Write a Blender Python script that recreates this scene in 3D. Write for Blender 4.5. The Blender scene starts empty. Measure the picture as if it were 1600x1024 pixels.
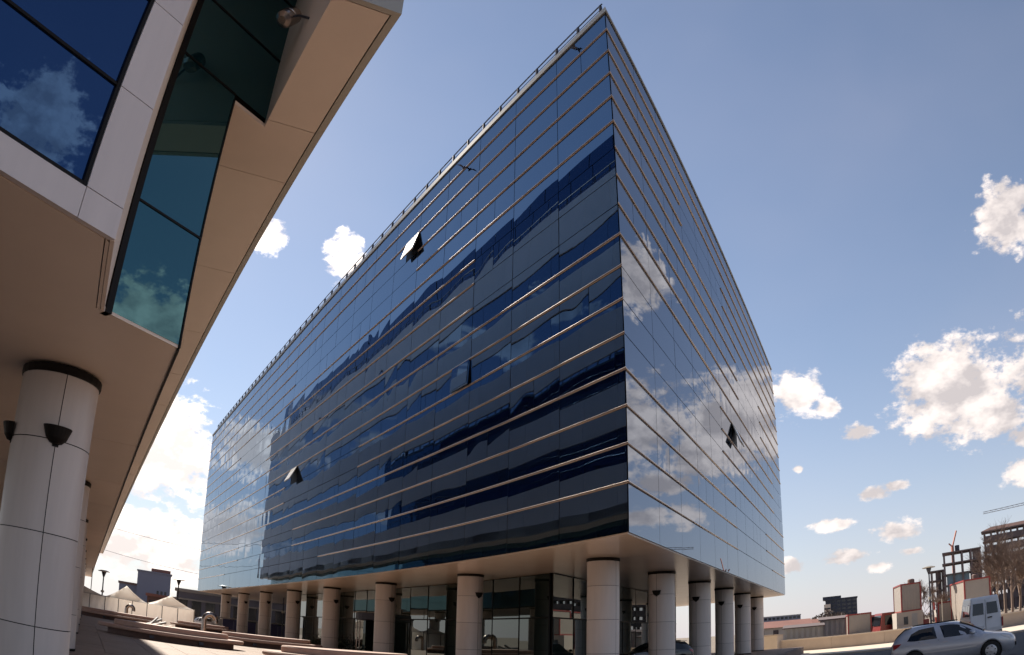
import bpy, math, random
from mathutils import Vector, Matrix
random.seed(7)
sc = bpy.context.scene
R = math.radians
sin, cos, pi = math.sin, math.cos, math.pi

# ------------------------------------------------------------------ camera
# an equisolid fisheye lens, as the curved edges of the photograph show
CAM_H = 1.625
cam = bpy.data.cameras.new('camera'); camo = bpy.data.objects.new('camera', cam)
sc.collection.objects.link(camo); sc.camera = camo
cam.type = 'PANO'
cam.panorama_type = 'FISHEYE_EQUISOLID'
cam.sensor_fit = 'HORIZONTAL'
cam.sensor_width = 36.0; cam.sensor_height = 36.0 * 655 / 1024
cam.fisheye_lens = 1236.8 / 1600 * 36.0
cam.fisheye_fov = R(170)
cam.clip_start = 0.05; cam.clip_end = 6000
camo.location = (0, 0, CAM_H)
camo.rotation_mode = 'QUATERNION'
camo.rotation_quaternion = (Matrix.Rotation(R(90) + 0.3969, 3, 'X') @ Matrix.Rotation(0.0211, 3, 'Z')).to_quaternion()

# ------------------------------------------------------------------ sun and sky
SUN = Vector((-0.4070, 0.6667, 0.6240)).normalized()
SUN_EL = math.asin(SUN.z); SUN_AZ = math.atan2(SUN.x, SUN.y)
SKY_STRENGTH = 0.070
sl = bpy.data.lights.new('sun', 'SUN'); sl.energy = 5.0; sl.angle = R(0.6); sl.color = (1.0, 0.9, 0.78)
so = bpy.data.objects.new('sun', sl); sc.collection.objects.link(so)
so.rotation_mode = 'QUATERNION'; so.rotation_quaternion = SUN.to_track_quat('Z', 'Y')

w = bpy.data.worlds.new('World'); sc.world = w; w.use_nodes = True
nt = w.node_tree; nt.nodes.clear()
def wn(t, **k):
    n = nt.nodes.new(t)
    for a, b in k.items(): setattr(n, a, b)
    return n
def setin(n, i, val):
    if hasattr(val, 'is_output'): nt.links.new(val, n.inputs[i])
    else: n.inputs[i].default_value = val
def m_(op, a, b=None, c=None, clamp=False):
    n = wn('ShaderNodeMath', operation=op, use_clamp=clamp)
    setin(n, 0, a)
    if b is not None: setin(n, 1, b)
    if c is not None: setin(n, 2, c)
    return n.outputs[0]
sky = wn('ShaderNodeTexSky', sky_type='NISHITA')
sky.sun_disc = False; sky.sun_elevation = SUN_EL; sky.sun_rotation = SUN_AZ
sky.air_density = 1.0; sky.dust_density = 0.15; sky.ozone_density = 1.5; sky.altitude = 100
tc = wn('ShaderNodeTexCoord')
D = tc.outputs['Generated']
sep = wn('ShaderNodeSeparateXYZ'); nt.links.new(D, sep.inputs[0])
AZ = m_('MULTIPLY', m_('ARCTAN2', sep.outputs[0], sep.outputs[1]), 57.29578)
EL = m_('MULTIPLY', m_('ARCSINE', sep.outputs[2]), 57.29578)
CLOUDS = [(33.6,15.4,5.6,4.6),(36.5,13.2,3.4,2.2),(41,26,3.2,2.9),(21.6,16.9,2.4,1.9),(24.1,15.7,1.4,.8),(26.2,13.6,1.7,.9),(27,9.1,1.7,.7),(28.7,9.5,1.3,.5),
 (23.9,7.3,1.9,.6),(28.2,6.2,2.4,1.1),(24.8,4.9,2.4,.75),(26.8,3.9,1.3,.5),(29.4,4.7,1.4,.5),(20.4,4.7,1.2,.6),(38.2,9,2.0,1.4),(21.4,11.5,.6,.5),
 (-20.3,27.6,1.9,1.6),(-14.0,26.8,2.1,2.1),(-25.5,11.3,7.5,4.6),(-27,4.6,10,3.6),(-16,4,6,2),
 (42.5,15.9,6.0,4.2),(39.5,11.2,3.0,1.1),(41,8.9,3.5,1.0),(4.5,24.5,3.4,1.5),(0,21.5,2.6,1.6),(-5,22,2.2,1.6),(-13,16,3.2,1.6),(-10,13.5,2.6,1.2),(-16.5,12.5,3,1.4),(-8,9,4,1.3),(9,12,4,2),(-41.5,12.2,4.2,2.4),(-40.5,6.2,5.5,2.4),(-48,15,3,1.5),(-56,20,4,2.2),(-64,23,4.5,2.6),
 (93,31.5,6,4.5),(80,20.3,5.5,3.4),(68,14,5,2),(108,20,7,4),(125,34,6,4),(140,12,9,3.5),(165,25,8,5),(-175,10,8,3),(-150,28,7,5),(-130,12,9,3.5),(-110,32,6,4),(-95,14,7,3),(-80,30,5,3.5),(-72,9,6,2)]
AEV = wn('ShaderNodeCombineXYZ'); setin(AEV, 0, AZ); setin(AEV, 1, EL)
field = None
for a, e, wa, we in CLOUDS:
    vm = wn('ShaderNodeVectorMath', operation='MULTIPLY_ADD'); nt.links.new(AEV.outputs[0], vm.inputs[0])
    ka, ke = cos(R(e)) / wa, 1 / we
    vm.inputs[1].default_value = (ka, ke, 0); vm.inputs[2].default_value = (-a * ka, -e * ke, 0)
    ln = wn('ShaderNodeVectorMath', operation='LENGTH'); nt.links.new(vm.outputs[0], ln.inputs[0])
    field = ln.outputs['Value'] if field is None else m_('MINIMUM', field, ln.outputs['Value'])
field = m_('SUBTRACT', 1.0, field)
field = m_('MAXIMUM', field, -1.2)
mp = wn('ShaderNodeMapping'); mp.inputs['Scale'].default_value = (1, 1, 1.6); nt.links.new(D, mp.inputs[0])
mps = wn('ShaderNodeMapping'); mps.inputs['Scale'].default_value = (1, 1, 1.6); mps.inputs['Location'].default_value = tuple(SUN * 0.02 + Vector((0, 0, 0.012)))
nt.links.new(D, mps.inputs[0])
def noise(vec, scale, detail, rough):
    n = wn('ShaderNodeTexNoise'); nt.links.new(vec, n.inputs['Vector'])
    n.inputs['Scale'].default_value = scale; n.inputs['Detail'].default_value = detail; n.inputs['Roughness'].default_value = rough
    return n.outputs['Fac']
na = noise(mp.outputs[0], 13, 7, 0.6); nb = noise(mp.outputs[0], 52, 4, 0.6)
n0 = m_('ADD', m_('MULTIPLY', m_('SUBTRACT', na, 0.5), 3.1), m_('MULTIPLY', m_('SUBTRACT', nb, 0.5), 1.3))
nsun = noise(mps.outputs[0], 13, 4, 0.6)
raw = m_('SUBTRACT', m_('ADD', m_('MULTIPLY', field, 1.6), n0), 0.12)
mr = wn('ShaderNodeMapRange', interpolation_type='SMOOTHSTEP'); nt.links.new(raw, mr.inputs[0])
mr.inputs[1].default_value = 0.0; mr.inputs[2].default_value = 0.66
alpha = m_('MULTIPLY', mr.outputs[0], 0.95)
dsun = wn('ShaderNodeVectorMath', operation='DOT_PRODUCT'); nt.links.new(D, dsun.inputs[0]); dsun.inputs[1].default_value = tuple(SUN)
fwd = m_('POWER', m_('MAXIMUM', dsun.outputs['Value'], 0.0), 4.0)
# thin haze: everywhere a little, thicker towards the horizon
hor = m_('POWER', 2.71828, m_('MULTIPLY', m_('MAXIMUM', EL, 0.0), -0.11))
veil = m_('ADD', m_('MULTIPLY', m_('SUBTRACT', noise(mp.outputs[0], 3.0, 3, 0.5), 0.35, clamp=True), 0.25), m_('MULTIPLY_ADD', hor, 0.72, 0.09), clamp=True)
lit = m_('ADD', 1.0, m_('MULTIPLY', m_('SUBTRACT', na, nsun), 2.6))
lit = m_('SUBTRACT', lit, m_('MULTIPLY', m_('MAXIMUM', raw, 0.0), 0.08))
lit = m_('MINIMUM', m_('MAXIMUM', lit, 0.70), 1.2)
lit = m_('MULTIPLY', lit, m_('MULTIPLY_ADD', fwd, 1.1, 1.0))
cc = wn('ShaderNodeCombineColor')
def cch(i, g, o): setin(cc, i, m_('MULTIPLY_ADD', lit, g, o))
CB = 7.9
cch(0, CB * 1.0, 0.0); cch(1, CB * 0.88, CB * 0.02); cch(2, CB * 0.76, CB * 0.10)
hz_ = wn('ShaderNodeMix', data_type='RGBA'); setin(hz_, 0, m_('MULTIPLY', fwd, m_('MULTIPLY_ADD', hor, 0.9, 0.1))); hz_.inputs[6].default_value = (5.5, 5.15, 5.9, 1); hz_.inputs[7].default_value = (10.5, 10.5, 10.6, 1)
mixv = wn('ShaderNodeMix', data_type='RGBA'); setin(mixv, 0, veil); nt.links.new(sky.outputs[0], mixv.inputs[6]); nt.links.new(hz_.outputs[2], mixv.inputs[7])
mixc = wn('ShaderNodeMix', data_type='RGBA'); setin(mixc, 0, alpha); nt.links.new(mixv.outputs[2], mixc.inputs[6]); nt.links.new(cc.outputs[0], mixc.inputs[7])
bg = wn('ShaderNodeBackground'); bg.inputs[1].default_value = SKY_STRENGTH; nt.links.new(mixc.outputs[2], bg.inputs[0])
w.cycles.sampling_method = 'MANUAL'; w.cycles.sample_map_resolution = 512
wo = wn('ShaderNodeOutputWorld'); nt.links.new(bg.outputs[0], wo.inputs[0])

vs = sc.view_settings
vs.view_transform = 'Standard'; vs.look = 'None'; vs.gamma = 1.0; vs.use_curve_mapping = False
vs.exposure = 0.78
cy = sc.cycles
cy.use_denoising = True; cy.max_bounces = 6; cy.glossy_bounces = 5; cy.diffuse_bounces = 3; cy.use_adaptive_sampling = True; cy.adaptive_threshold = 0.02; cy.transmission_bounces = 6
cy.caustics_reflective = True; cy.caustics_refractive = False; cy.sample_clamp_indirect = 2.5; cy.sample_clamp_direct = 3.0

# ------------------------------------------------------------------ plan of the place
S = 1.25                                  # one facade row in metres
C0 = Vector((2.9587, 19.1929))            # sharp corner of the glass building, in rows from the camera
YL = 0.5289; YR = YL - pi / 2 + 0.5968
dl = Vector((-sin(YL), cos(YL))); nl = Vector((-dl.y, dl.x))
dr = Vector((-sin(YR), cos(YR))); nr = Vector((dr.y, -dr.x))
LEN_L, LEN_R = 70.2, 39.45
ZT, ZS, ZG = 19.9497, 2.6706, -1.3        # roof, soffit and ground, in rows from the eye
def hz(z): return (z - ZG) * S
def PL(u, v, z):                          # along the plaza face of the glass building, outwards, up
    p = (C0 + dl * u + nl * v) * S; return Vector((p.x, p.y, hz(z)))
def PR(u, v, z):                          # along its other face
    p = (C0 + dr * u + nr * v) * S; return Vector((p.x, p.y, hz(z)))
def pol(az, dist, z=0.0): return Vector((dist * sin(R(az)), dist * cos(R(az)), z))

# ------------------------------------------------------------------ materials
MATS = {}
def mat(name, col, rough=0.6, metal=0.0, ior=1.5, var=0.0, vscale=3.0, bump=0.0, bscale=40.0, spec=0.5, tint=None, coat=0.0, emit=None, stretch=None, trans=0.0):
    if name in MATS: return MATS[name]
    m = bpy.data.materials.new(name); m.use_nodes = True
    t = m.node_tree; b = t.nodes['Principled BSDF']
    b.inputs['Base Color'].default_value = (*col, 1); b.inputs['Roughness'].default_value = rough
    b.inputs['Metallic'].default_value = metal; b.inputs['IOR'].default_value = ior
    b.inputs['Specular IOR Level'].default_value = spec
    b.inputs['Coat Weight'].default_value = coat
    b.inputs['Transmission Weight'].default_value = trans
    if tint: b.inputs['Specular Tint'].default_value = (*tint, 1)
    if emit: b.inputs['Emission Color'].default_value = (*emit, 1); b.inputs['Emission Strength'].default_value = 1
    if var or bump:
        g = t.nodes.new('ShaderNodeNewGeometry'); vec = g.outputs['Position']
        if stretch:
            mpp = t.nodes.new('ShaderNodeMapping'); mpp.inputs['Scale'].default_value = stretch
            t.links.new(vec, mpp.inputs[0]); vec = mpp.outputs[0]
    if var:
        n = t.nodes.new('ShaderNodeTexNoise'); n.inputs['Scale'].default_value = vscale; n.inputs['Detail'].default_value = 6
        n.inputs['Roughness'].default_value = 0.65
        t.links.new(vec, n.inputs['Vector'])
        oi = t.nodes.new('ShaderNodeObjectInfo')
        ad = t.nodes.new('ShaderNodeMath'); ad.operation = 'MULTIPLY_ADD'; t.links.new(oi.outputs['Random'], ad.inputs[0]); ad.inputs[1].default_value = 0.35
        t.links.new(n.outputs['Fac'], ad.inputs[2])
        r = t.nodes.new('ShaderNodeMapRange'); t.links.new(ad.outputs[0], r.inputs[0])
        r.inputs[1].default_value = 0.35; r.inputs[2].default_value = 1.0
        r.inputs[3].default_value = 1 - var; r.inputs[4].default_value = 1 + var
        mx = t.nodes.new('ShaderNodeVectorMath'); mx.operation = 'SCALE'; mx.inputs[0].default_value = col
        t.links.new(r.outputs[0], mx.inputs['Scale']); t.links.new(mx.outputs[0], b.inputs['Base Color'])
    if bump:
        n2 = t.nodes.new('ShaderNodeTexNoise'); n2.inputs['Scale'].default_value = bscale; n2.inputs['Detail'].default_value = 4
        t.links.new(vec, n2.inputs['Vector'])
        bp = t.nodes.new('ShaderNodeBump'); bp.inputs['Strength'].default_value = bump; bp.inputs['Distance'].default_value = 0.02
        t.links.new(n2.outputs['Fac'], bp.inputs['Height']); t.links.new(bp.outputs[0], b.inputs['Normal'])
    MATS[name] = m; return m
M_GLASS = mat('facade_glass', (0.004, 0.006, 0.012), 0.0, ior=3.3, tint=(0.44, 0.69, 1.0))
M_GLASSR = mat('road_side_glass', (0.004, 0.006, 0.010), 0.0, ior=4.0, tint=(0.76, 0.85, 1.0))  # same glass as the plaza face; tone of the mirrored sky put into the tint
M_GLASS2 = mat('tower_glass', (0.002, 0.007, 0.028), 0.0, ior=2.5, tint=(0.20, 0.46, 1.0))
M_GLASS3 = mat('plaza_window_glass', (0.004, 0.010, 0.028), 0.0, ior=3.2, tint=(0.42, 0.64, 1.0))
M_TEAL = mat('teal_glass', (0.002, 0.016, 0.021), 0.0, ior=2.45, tint=(0.38, 0.88, 1.0))
M_CORE = mat('lobby_glass', (0.012, 0.02, 0.018), 0.01, ior=1.75, tint=(0.8, 1.0, 0.95))
M_DARK = mat('dark_joint', (0.012, 0.012, 0.014), 0.6)
M_BRONZE = mat('champagne_metal', (0.40, 0.31, 0.25), 0.10, metal=0.4, var=0.08, vscale=0.6)
M_COPING = mat('coping_metal', (0.42, 0.40, 0.35), 0.5, metal=0.3, var=0.06)
M_STEEL = mat('dark_steel', (0.05, 0.055, 0.075), 0.45, metal=0.5)
M_STAINLESS = mat('stainless', (0.42, 0.36, 0.32), 0.26, metal=0.95, var=0.1, vscale=5)
M_SOFFIT = mat('beige_soffit', (0.80, 0.67, 0.55), 0.22, var=0.07, vscale=0.5)
M_SOFFITL = mat('beige_soffit_panel', (0.82, 0.68, 0.56), 0.42, var=0.07, vscale=0.45)
M_COL = mat('column_cladding', (0.60, 0.545, 0.51), 0.38, var=0.09, vscale=1.6, stretch=(2.5, 2.5, 0.3), bump=0.04, bscale=3)
M_WHITE = mat('white_cladding', (0.70, 0.63, 0.60), 0.4, var=0.07, vscale=1.6, stretch=(2.5, 2.5, 0.3))
M_SPAN = mat('grey_spandrel', (0.82, 0.80, 0.80), 0.45, var=0.05, vscale=0.5)
M_SASH = mat('glare_toned_glass', (0.82, 0.76, 0.66), 0.3, ior=2.0)  # sun and sky glare on the tilted panes, put into the base colour
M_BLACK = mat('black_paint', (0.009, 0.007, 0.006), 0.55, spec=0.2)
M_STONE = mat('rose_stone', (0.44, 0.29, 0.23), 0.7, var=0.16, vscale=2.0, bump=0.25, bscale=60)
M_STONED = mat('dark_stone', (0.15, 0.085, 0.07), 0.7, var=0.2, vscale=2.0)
M_PAVE = mat('paving_stone', (0.235, 0.165, 0.122), 0.75, var=0.14, vscale=1.4, bump=0.2, bscale=90)
M_JOINT = mat('paving_joint', (0.17, 0.13, 0.11), 0.9)
M_ASPH = mat('asphalt', (0.055, 0.055, 0.06), 0.85, var=0.2, vscale=0.6, bump=0.3, bscale=120)
M_EARTH = mat('dry_earth', (0.20, 0.16, 0.12), 0.95, var=0.25, vscale=0.05)
M_CONC = mat('concrete', (0.50, 0.41, 0.33), 0.85, var=0.15, vscale=0.7, bump=0.2, bscale=30)
M_CONCL = mat('pale_concrete', (0.66, 0.56, 0.45), 0.85, var=0.1, vscale=0.8)
M_RAWC = mat('raw_concrete', (0.14, 0.11, 0.11), 0.9, var=0.2, vscale=0.2)
M_RED = mat('red_frame', (0.24, 0.03, 0.025), 0.5, var=0.12, vscale=2)
M_CPANEL = mat('container_panel', (0.30, 0.265, 0.235), 0.55, var=0.06, vscale=1.2)
M_SILVER = mat('silver_paint', (0.46, 0.475, 0.52), 0.28, metal=0.4, coat=0.7, var=0.03)
M_VANW = mat('van_white', (0.72, 0.72, 0.74), 0.35, coat=0.4, var=0.04, vscale=2)
M_CARB = mat('black_car_paint', (0.012, 0.013, 0.018), 0.25, coat=0.7)
M_CARGLASS = mat('car_glass', (0.008, 0.01, 0.014), 0.02, ior=1.6)
M_TYRE = mat('tyre_rubber', (0.015, 0.015, 0.015), 0.85)
M_RIM = mat('wheel_cover', (0.5, 0.5, 0.52), 0.35, metal=0.6)
M_TAIL = mat('tail_light_red', (0.30, 0.015, 0.02), 0.2, coat=0.6)
M_LAMPG = mat('clear_lamp', (0.65, 0.65, 0.66), 0.15, coat=0.5)
M_TARP = mat('white_tarpaulin', (0.90, 0.88, 0.84), 0.5, var=0.06, vscale=1.5)
M_FILM = mat('hazy_plastic_sheet', (0.93, 0.88, 0.83), 0.35, var=0.2, vscale=0.9, stretch=(1, 1, 0.35))
def translucent(m, f):
    t = m.node_tree; b = t.nodes['Principled BSDF']; o = t.nodes['Material Output']
    tr = t.nodes.new('ShaderNodeBsdfTranslucent'); mx = t.nodes.new('ShaderNodeMixShader'); mx.inputs[0].default_value = f
    tr.inputs[0].default_value = b.inputs['Base Color'].default_value
    t.links.new(b.outputs[0], mx.inputs[1]); t.links.new(tr.outputs[0], mx.inputs[2]); t.links.new(mx.outputs[0], o.inputs['Surface'])
translucent(M_TARP, .75); translucent(M_FILM, .82)
M_BARK = mat('bare_bark', (0.25, 0.18, 0.14), 0.9, var=0.2, vscale=2)
M_LEAF = mat('dark_leaf', (0.045, 0.06, 0.03), 0.7, var=0.35, vscale=6)
M_GREYB = mat('grey_block_wall', (0.17, 0.18, 0.24), 0.7, var=0.06, vscale=0.1)
M_WIN = mat('far_window', (0.02, 0.025, 0.035), 0.12, ior=1.6)
M_TEALW = mat('blue_green_wall', (0.15, 0.22, 0.27), 0.4, var=0.25, vscale=0.5)
M_BLUE = mat('blue_hoarding', (0.045, 0.05, 0.14), 0.6, var=0.1)
M_ROOFR = mat('red_roof', (0.24, 0.11, 0.085), 0.8, var=0.2, vscale=0.4)
M_PLASTER = mat('plaster', (0.48, 0.43, 0.38), 0.8, var=0.12, vscale=0.3)
M_LORRY = mat('red_lorry', (0.24, 0.025, 0.02), 0.4, coat=0.3)
M_BIRD = mat('bird_feather', (0.10, 0.10, 0.12), 0.8, var=0.3, vscale=20)
M_CRANE = mat('crane_red', (0.42, 0.15, 0.10), 0.6)
M_GREYST = mat('pale_sheet_metal', (0.36, 0.36, 0.36), 0.55, metal=0.2, var=0.12, vscale=0.8)
M_HILL = mat('far_wood', (0.13, 0.10, 0.085), 0.95, var=0.3, vscale=0.05)

# ------------------------------------------------------------------ mesh helpers
class MB:
    def __init__(s): s.v = []; s.f = []
    def quad(s, *p):
        i = len(s.v); s.v += [Vector(q) for q in p]; s.f.append(tuple(range(i, i + len(p)))); return s
    def hexa(s, b, t):                    # four bottom points, four top points
        i = len(s.v); s.v += [Vector(q) for q in b] + [Vector(q) for q in t]; n = len(b)
        s.f.append(tuple(i + k for k in reversed(range(n)))); s.f.append(tuple(i + n + k for k in range(n)))
        for k in range(n): s.f.append((i + k, i + (k + 1) % n, i + n + (k + 1) % n, i + n + k))
        return s
    def fbox(s, P, a0, a1, b0, b1, z0, z1):   # box in a plan frame P(a, b, z)
        return s.hexa([P(a0, b0, z0), P(a1, b0, z0), P(a1, b1, z0), P(a0, b1, z0)], [P(a0, b0, z1), P(a1, b0, z1), P(a1, b1, z1), P(a0, b1, z1)])
    def box(s, x0, x1, y0, y1, z0, z1): return s.fbox(lambda a, b, c: Vector((a, b, c)), x0, x1, y0, y1, z0, z1)
    def prism(s, pts, z0, z1): return s.hexa([Vector((p[0], p[1], z0)) for p in pts], [Vector((p[0], p[1], z1)) for p in pts])
    def tube(s, pts, r, n=8, r1=None):
        pts = [Vector(p) for p in pts]; rings = []
        for k, p in enumerate(pts):
            d = (pts[min(k + 1, len(pts) - 1)] - pts[max(k - 1, 0)]).normalized()
            a = d.orthogonal().normalized() if k == 0 else (a - d * a.dot(d)).normalized()
            b = d.cross(a); rr = r if r1 is None else r + (r1 - r) * k / max(1, len(pts) - 1)
            i = len(s.v); s.v += [p + (a * cos(2 * pi * j / n) + b * sin(2 * pi * j / n)) * rr for j in range(n)]; rings.append(i)
        for q in range(len(rings) - 1):
            for j in range(n): s.f.append((rings[q] + j, rings[q] + (j + 1) % n, rings[q + 1] + (j + 1) % n, rings[q + 1] + j))
        s.f.append(tuple(reversed(range(rings[0], rings[0] + n)))); s.f.append(tuple(range(rings[-1], rings[-1] + n)))
        return s
    def lathe(s, prof, n=24, c=(0, 0, 0), axis='z'):
        i0 = len(s.v); c = Vector(c)
        for r, h in prof:
            for j in range(n):
                a = 2 * pi * j / n
                p = Vector((r * cos(a), r * sin(a), h)) if axis == 'z' else Vector((r * cos(a), h, r * sin(a)))
                s.v.append(c + p)
        for k in range(len(prof) - 1):
            for j in range(n): s.f.append((i0 + k * n + j, i0 + k * n + (j + 1) % n, i0 + (k + 1) * n + (j + 1) % n, i0 + (k + 1) * n + j))
        s.f.append(tuple(reversed(range(i0, i0 + n)))); s.f.append(tuple(range(i0 + (len(prof) - 1) * n, i0 + len(prof) * n)))
        return s
    def grid(s, rows):
        i = len(s.v); n = len(rows[0])
        for r in rows: s.v += [Vector(p) for p in r]
        for a in range(len(rows) - 1):
            for b in range(n - 1): s.f.append((i + a * n + b, i + a * n + b + 1, i + (a + 1) * n + b + 1, i + (a + 1) * n + b))
        return s
    def mesh(s, name, m, smooth=False):
        me = bpy.data.meshes.new(name); me.from_pydata([tuple(p) for p in s.v], [], s.f); me.update()
        if m: me.materials.append(m)
        if smooth: me.shade_smooth()
        return me
    def build(s, name, m, parent=None, smooth=False, local=False):
        o = bpy.data.objects.new(name, s.mesh(name, m, smooth)); return link(o, parent, local)
def link(o, parent=None, local=False):
    sc.collection.objects.link(o)
    if parent:
        o.parent = parent
        if not local and parent.type == 'EMPTY': o.matrix_parent_inverse = Matrix.Translation(parent.location).inverted()
    return o
def tag(o, label=None, cat=None, group=None, kind=None):
    if label: o['label'] = label
    if cat: o['category'] = cat
    if group: o['group'] = group
    if kind: o['kind'] = kind
    return o
def thing(name, loc, label, cat, group=None, rz=0.0):
    o = bpy.data.objects.new(name, None); o.empty_display_size = 0.2; o.location = loc; o.rotation_euler = (0, 0, rz)
    sc.collection.objects.link(o); return tag(o, label, cat, group)
def smooth_by_angle(o, deg=40):
    o.data.shade_smooth()
    try: o.data.set_sharp_from_angle(angle=R(deg))
    except Exception: pass
    return o

# ================================================================== THE SETTING
g = MB().quad((-3000, -1500, -0.8), (3000, -1500, -0.8), (3000, 4500, -0.8), (-3000, 4500, -0.8)).build('ground', M_EARTH); tag(g, kind='structure')
# paved plaza, raised one kerb above the road
pz = [PL(-34, 40, 0), PL(120, 40, 0), PL(120, -1, 0), PL(74, -4, 0)] + [PR(40.6, 1.2, 0), PR(-12, 1.2, 0), PL(-34, -2, 0)]
pz = [(p.x, p.y) for p in pz]
plaza = tag(MB().prism(pz, -0.9, 0.0).build('plaza_pavement', M_JOINT), kind='structure')
# paving slabs one by one where they can be told apart, one sheet beyond
SU0, SU1, SV0, SV1 = 5.0, 26.0, 2.0, 13.0
step = 1.05
slab_meshes = {}
cnt = 0
nu = int((SU1 - SU0) / 1.4); nv = int((SV1 - SV0) / 1.4) + 1
su = (SU1 - SU0) / nu; svv = (SV1 - SV0) / nv
for i in range(nu):
    for j in range(nv):
        a0 = SU0 + i * su; b0 = SV0 + j * svv
        gp = 0.008
        h = 0.012 + random.random() * 0.004
        c = PL(a0 + su / 2, b0 + svv / 2, ZG)
        key = int(random.random() * 4)
        if key not in slab_meshes:
            hh = 0.010 + key * 0.0015
            mbx = MB()
            hx, hy = su * S / 2 - gp, svv * S / 2 - gp
            mbx.hexa([(-hx, -hy, 0.0), (hx, -hy, 0.0), (hx, hy, 0.0), (-hx, hy, 0.0)], [(-hx + .004, -hy + .004, hh), (hx - .004, -hy + .004, hh), (hx - .004, hy - .004, hh), (-hx + .004, hy - .004, hh)])
            slab_meshes[key] = mbx.mesh('paving_slab', M_PAVE)
        o = bpy.data.objects.new('paving_slab', slab_meshes[key]); o.location = (c.x, c.y, 0.002); o.rotation_euler = (0, 0, math.atan2(dl.y, dl.x))
        sc.collection.objects.link(o); o.parent = plaza
rest = MB()
for (a0, a1, b0, b1) in ((-34, SU0, -1.8, 30), (SU1, 118, -1, 38), (SU0, SU1, SV1, 38), (SU0, SU1, -1.5, SV0)):
    rest.quad(PL(a0, b0, ZG) + Vector((0, 0, .008)), PL(a1, b0, ZG) + Vector((0, 0, .008)), PL(a1, b1, ZG) + Vector((0, 0, .008)), PL(a0, b1, ZG) + Vector((0, 0, .008)))
tag(rest.build('paving_sheet', M_PAVE, plaza), kind='stuff')
fl = MB(); fl.quad(PL(0.5, -1.5, ZG) + Vector((0, 0, .006)), PL(73, -1.5, ZG) + Vector((0, 0, .006)), PR(40.3, .9, ZG) + Vector((0, 0, .006)), PR(-2, .9, ZG) + Vector((0, 0, .006)))
tag(fl.build('arcade_floor', M_PAVE, plaza), kind='stuff')
# road, kerb strip and footway on the far side
WA = pol(19.4, 84); wd = (pol(37.4, 73.5) - WA).normalized(); WA = WA - wd * 40; wnrm = Vector((wd.y, -wd.x, 0))
if wnrm.dot(WA) > 0: wnrm = -wnrm       # towards the camera
def PW(a, b, z): p = WA + wd * a + wnrm * b; return Vector((p.x, p.y, z))
def road_z(b): return -0.75 + 0.6 * min(1, max(0, (b - 14) / 22))
def off_wall(p): return (Vector((p[0], p[1], 0)) - WA).dot(wnrm)
WL = 150
rows = [[PW(a, b, road_z(b)) for a in (-30, 20, 70, WL)] for b in (13.0, 14, 18, 22, 26, 30, 34, 36, 60, 100)]
tag(MB().grid(rows).build('road', M_ASPH), kind='structure')
tag(MB().fbox(PW, -30, WL, -2.6, 13.0, -0.9, -0.62).build('footway', M_CONCL), kind='structure')

# ================================================================== GLASS OFFICE BUILDING
B0 = PL(0, 0, ZG)
bld = thing('office_building', (B0.x, B0.y, 0), 'sharp-cornered glass office building on round columns with bronze horizontal strips', 'building')
# body behind the glass and soffit
ins = 0.10
pc = PL(0.35, -0.12, 0)
body_pts = []
def plan_inset(d):   # parallelogram inset by d rows
    k = d / sin(pi / 2 - 0.5968)
    a = C0 + (dl + dr) * k; b = C0 + dl * LEN_L + (-dl + dr) * k; c = C0 + dl * LEN_L + dr * LEN_R - (dl + dr) * k; e = C0 + dr * LEN_R + (dl - dr) * k
    return [(p.x * S, p.y * S) for p in (a, b, c, e)]
MB().prism(plan_inset(0.07), hz(ZS) + 0.06, hz(ZT) - 0.05).build('core_wall', M_DARK, bld)
MB().prism(plan_inset(0.03), hz(ZS) - 0.03, hz(ZS) + 0.05).build('soffit', M_SOFFIT, bld)
US = [0, 3.03] + [3.03 + 2.85 * k for k in range(1, 24)] + [LEN_L]
UR = [0, 3.03] + [3.03 + 2.85 * k for k in range(1, 13)] + [LEN_R]
if UR[-1] - UR[-2] < 0.3: UR.pop(-2)
ROWS = [(ZT - i, ZT - i - 1) for i in range(16)] + [(ZT - 16, ZS)]
rg = random.Random(3)
def pane_pts(P, a0, a1, z1, z0, warp):
    gap = 0.013; a0 += gap; a1 -= gap; z0 += gap; z1 -= gap
    ta, tz = rg.gauss(0, 0.0015) * warp, rg.gauss(0, 0.0020) * warp       # slight lean of every pane
    bow = rg.gauss(0.0026, 0.0022) * warp; bow2 = rg.gauss(0, 0.0014) * warp; ph = rg.random() * 6
    rows = []
    na, nz = 7, 4
    for j in range(nz + 1):
        t = j / nz; r = []
        for i in range(na + 1):
            q = i / na; x, y = 2 * q - 1, 2 * t - 1
            dd = ta * x * (a1 - a0) / 2 + tz * y * (z1 - z0) / 2 + bow * (1 - x * x) * (1 - 0.6 * y * y) + bow2 * sin(3.1 * x + ph) * (1 - y * y * .5)
            r.append(P(a0 + (a1 - a0) * q, 0.012 + dd, z0 + (z1 - z0) * t))
        rows.append(r)
    return rows
OPEN_L = {(5, 2): (0, .24), (11, 10): (0, .40), (3, 10): (0, .06)}   # (bay, row) of tilted-out windows on the plaza face
OPEN_R = {(6, 10): (0, .3)}
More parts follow.
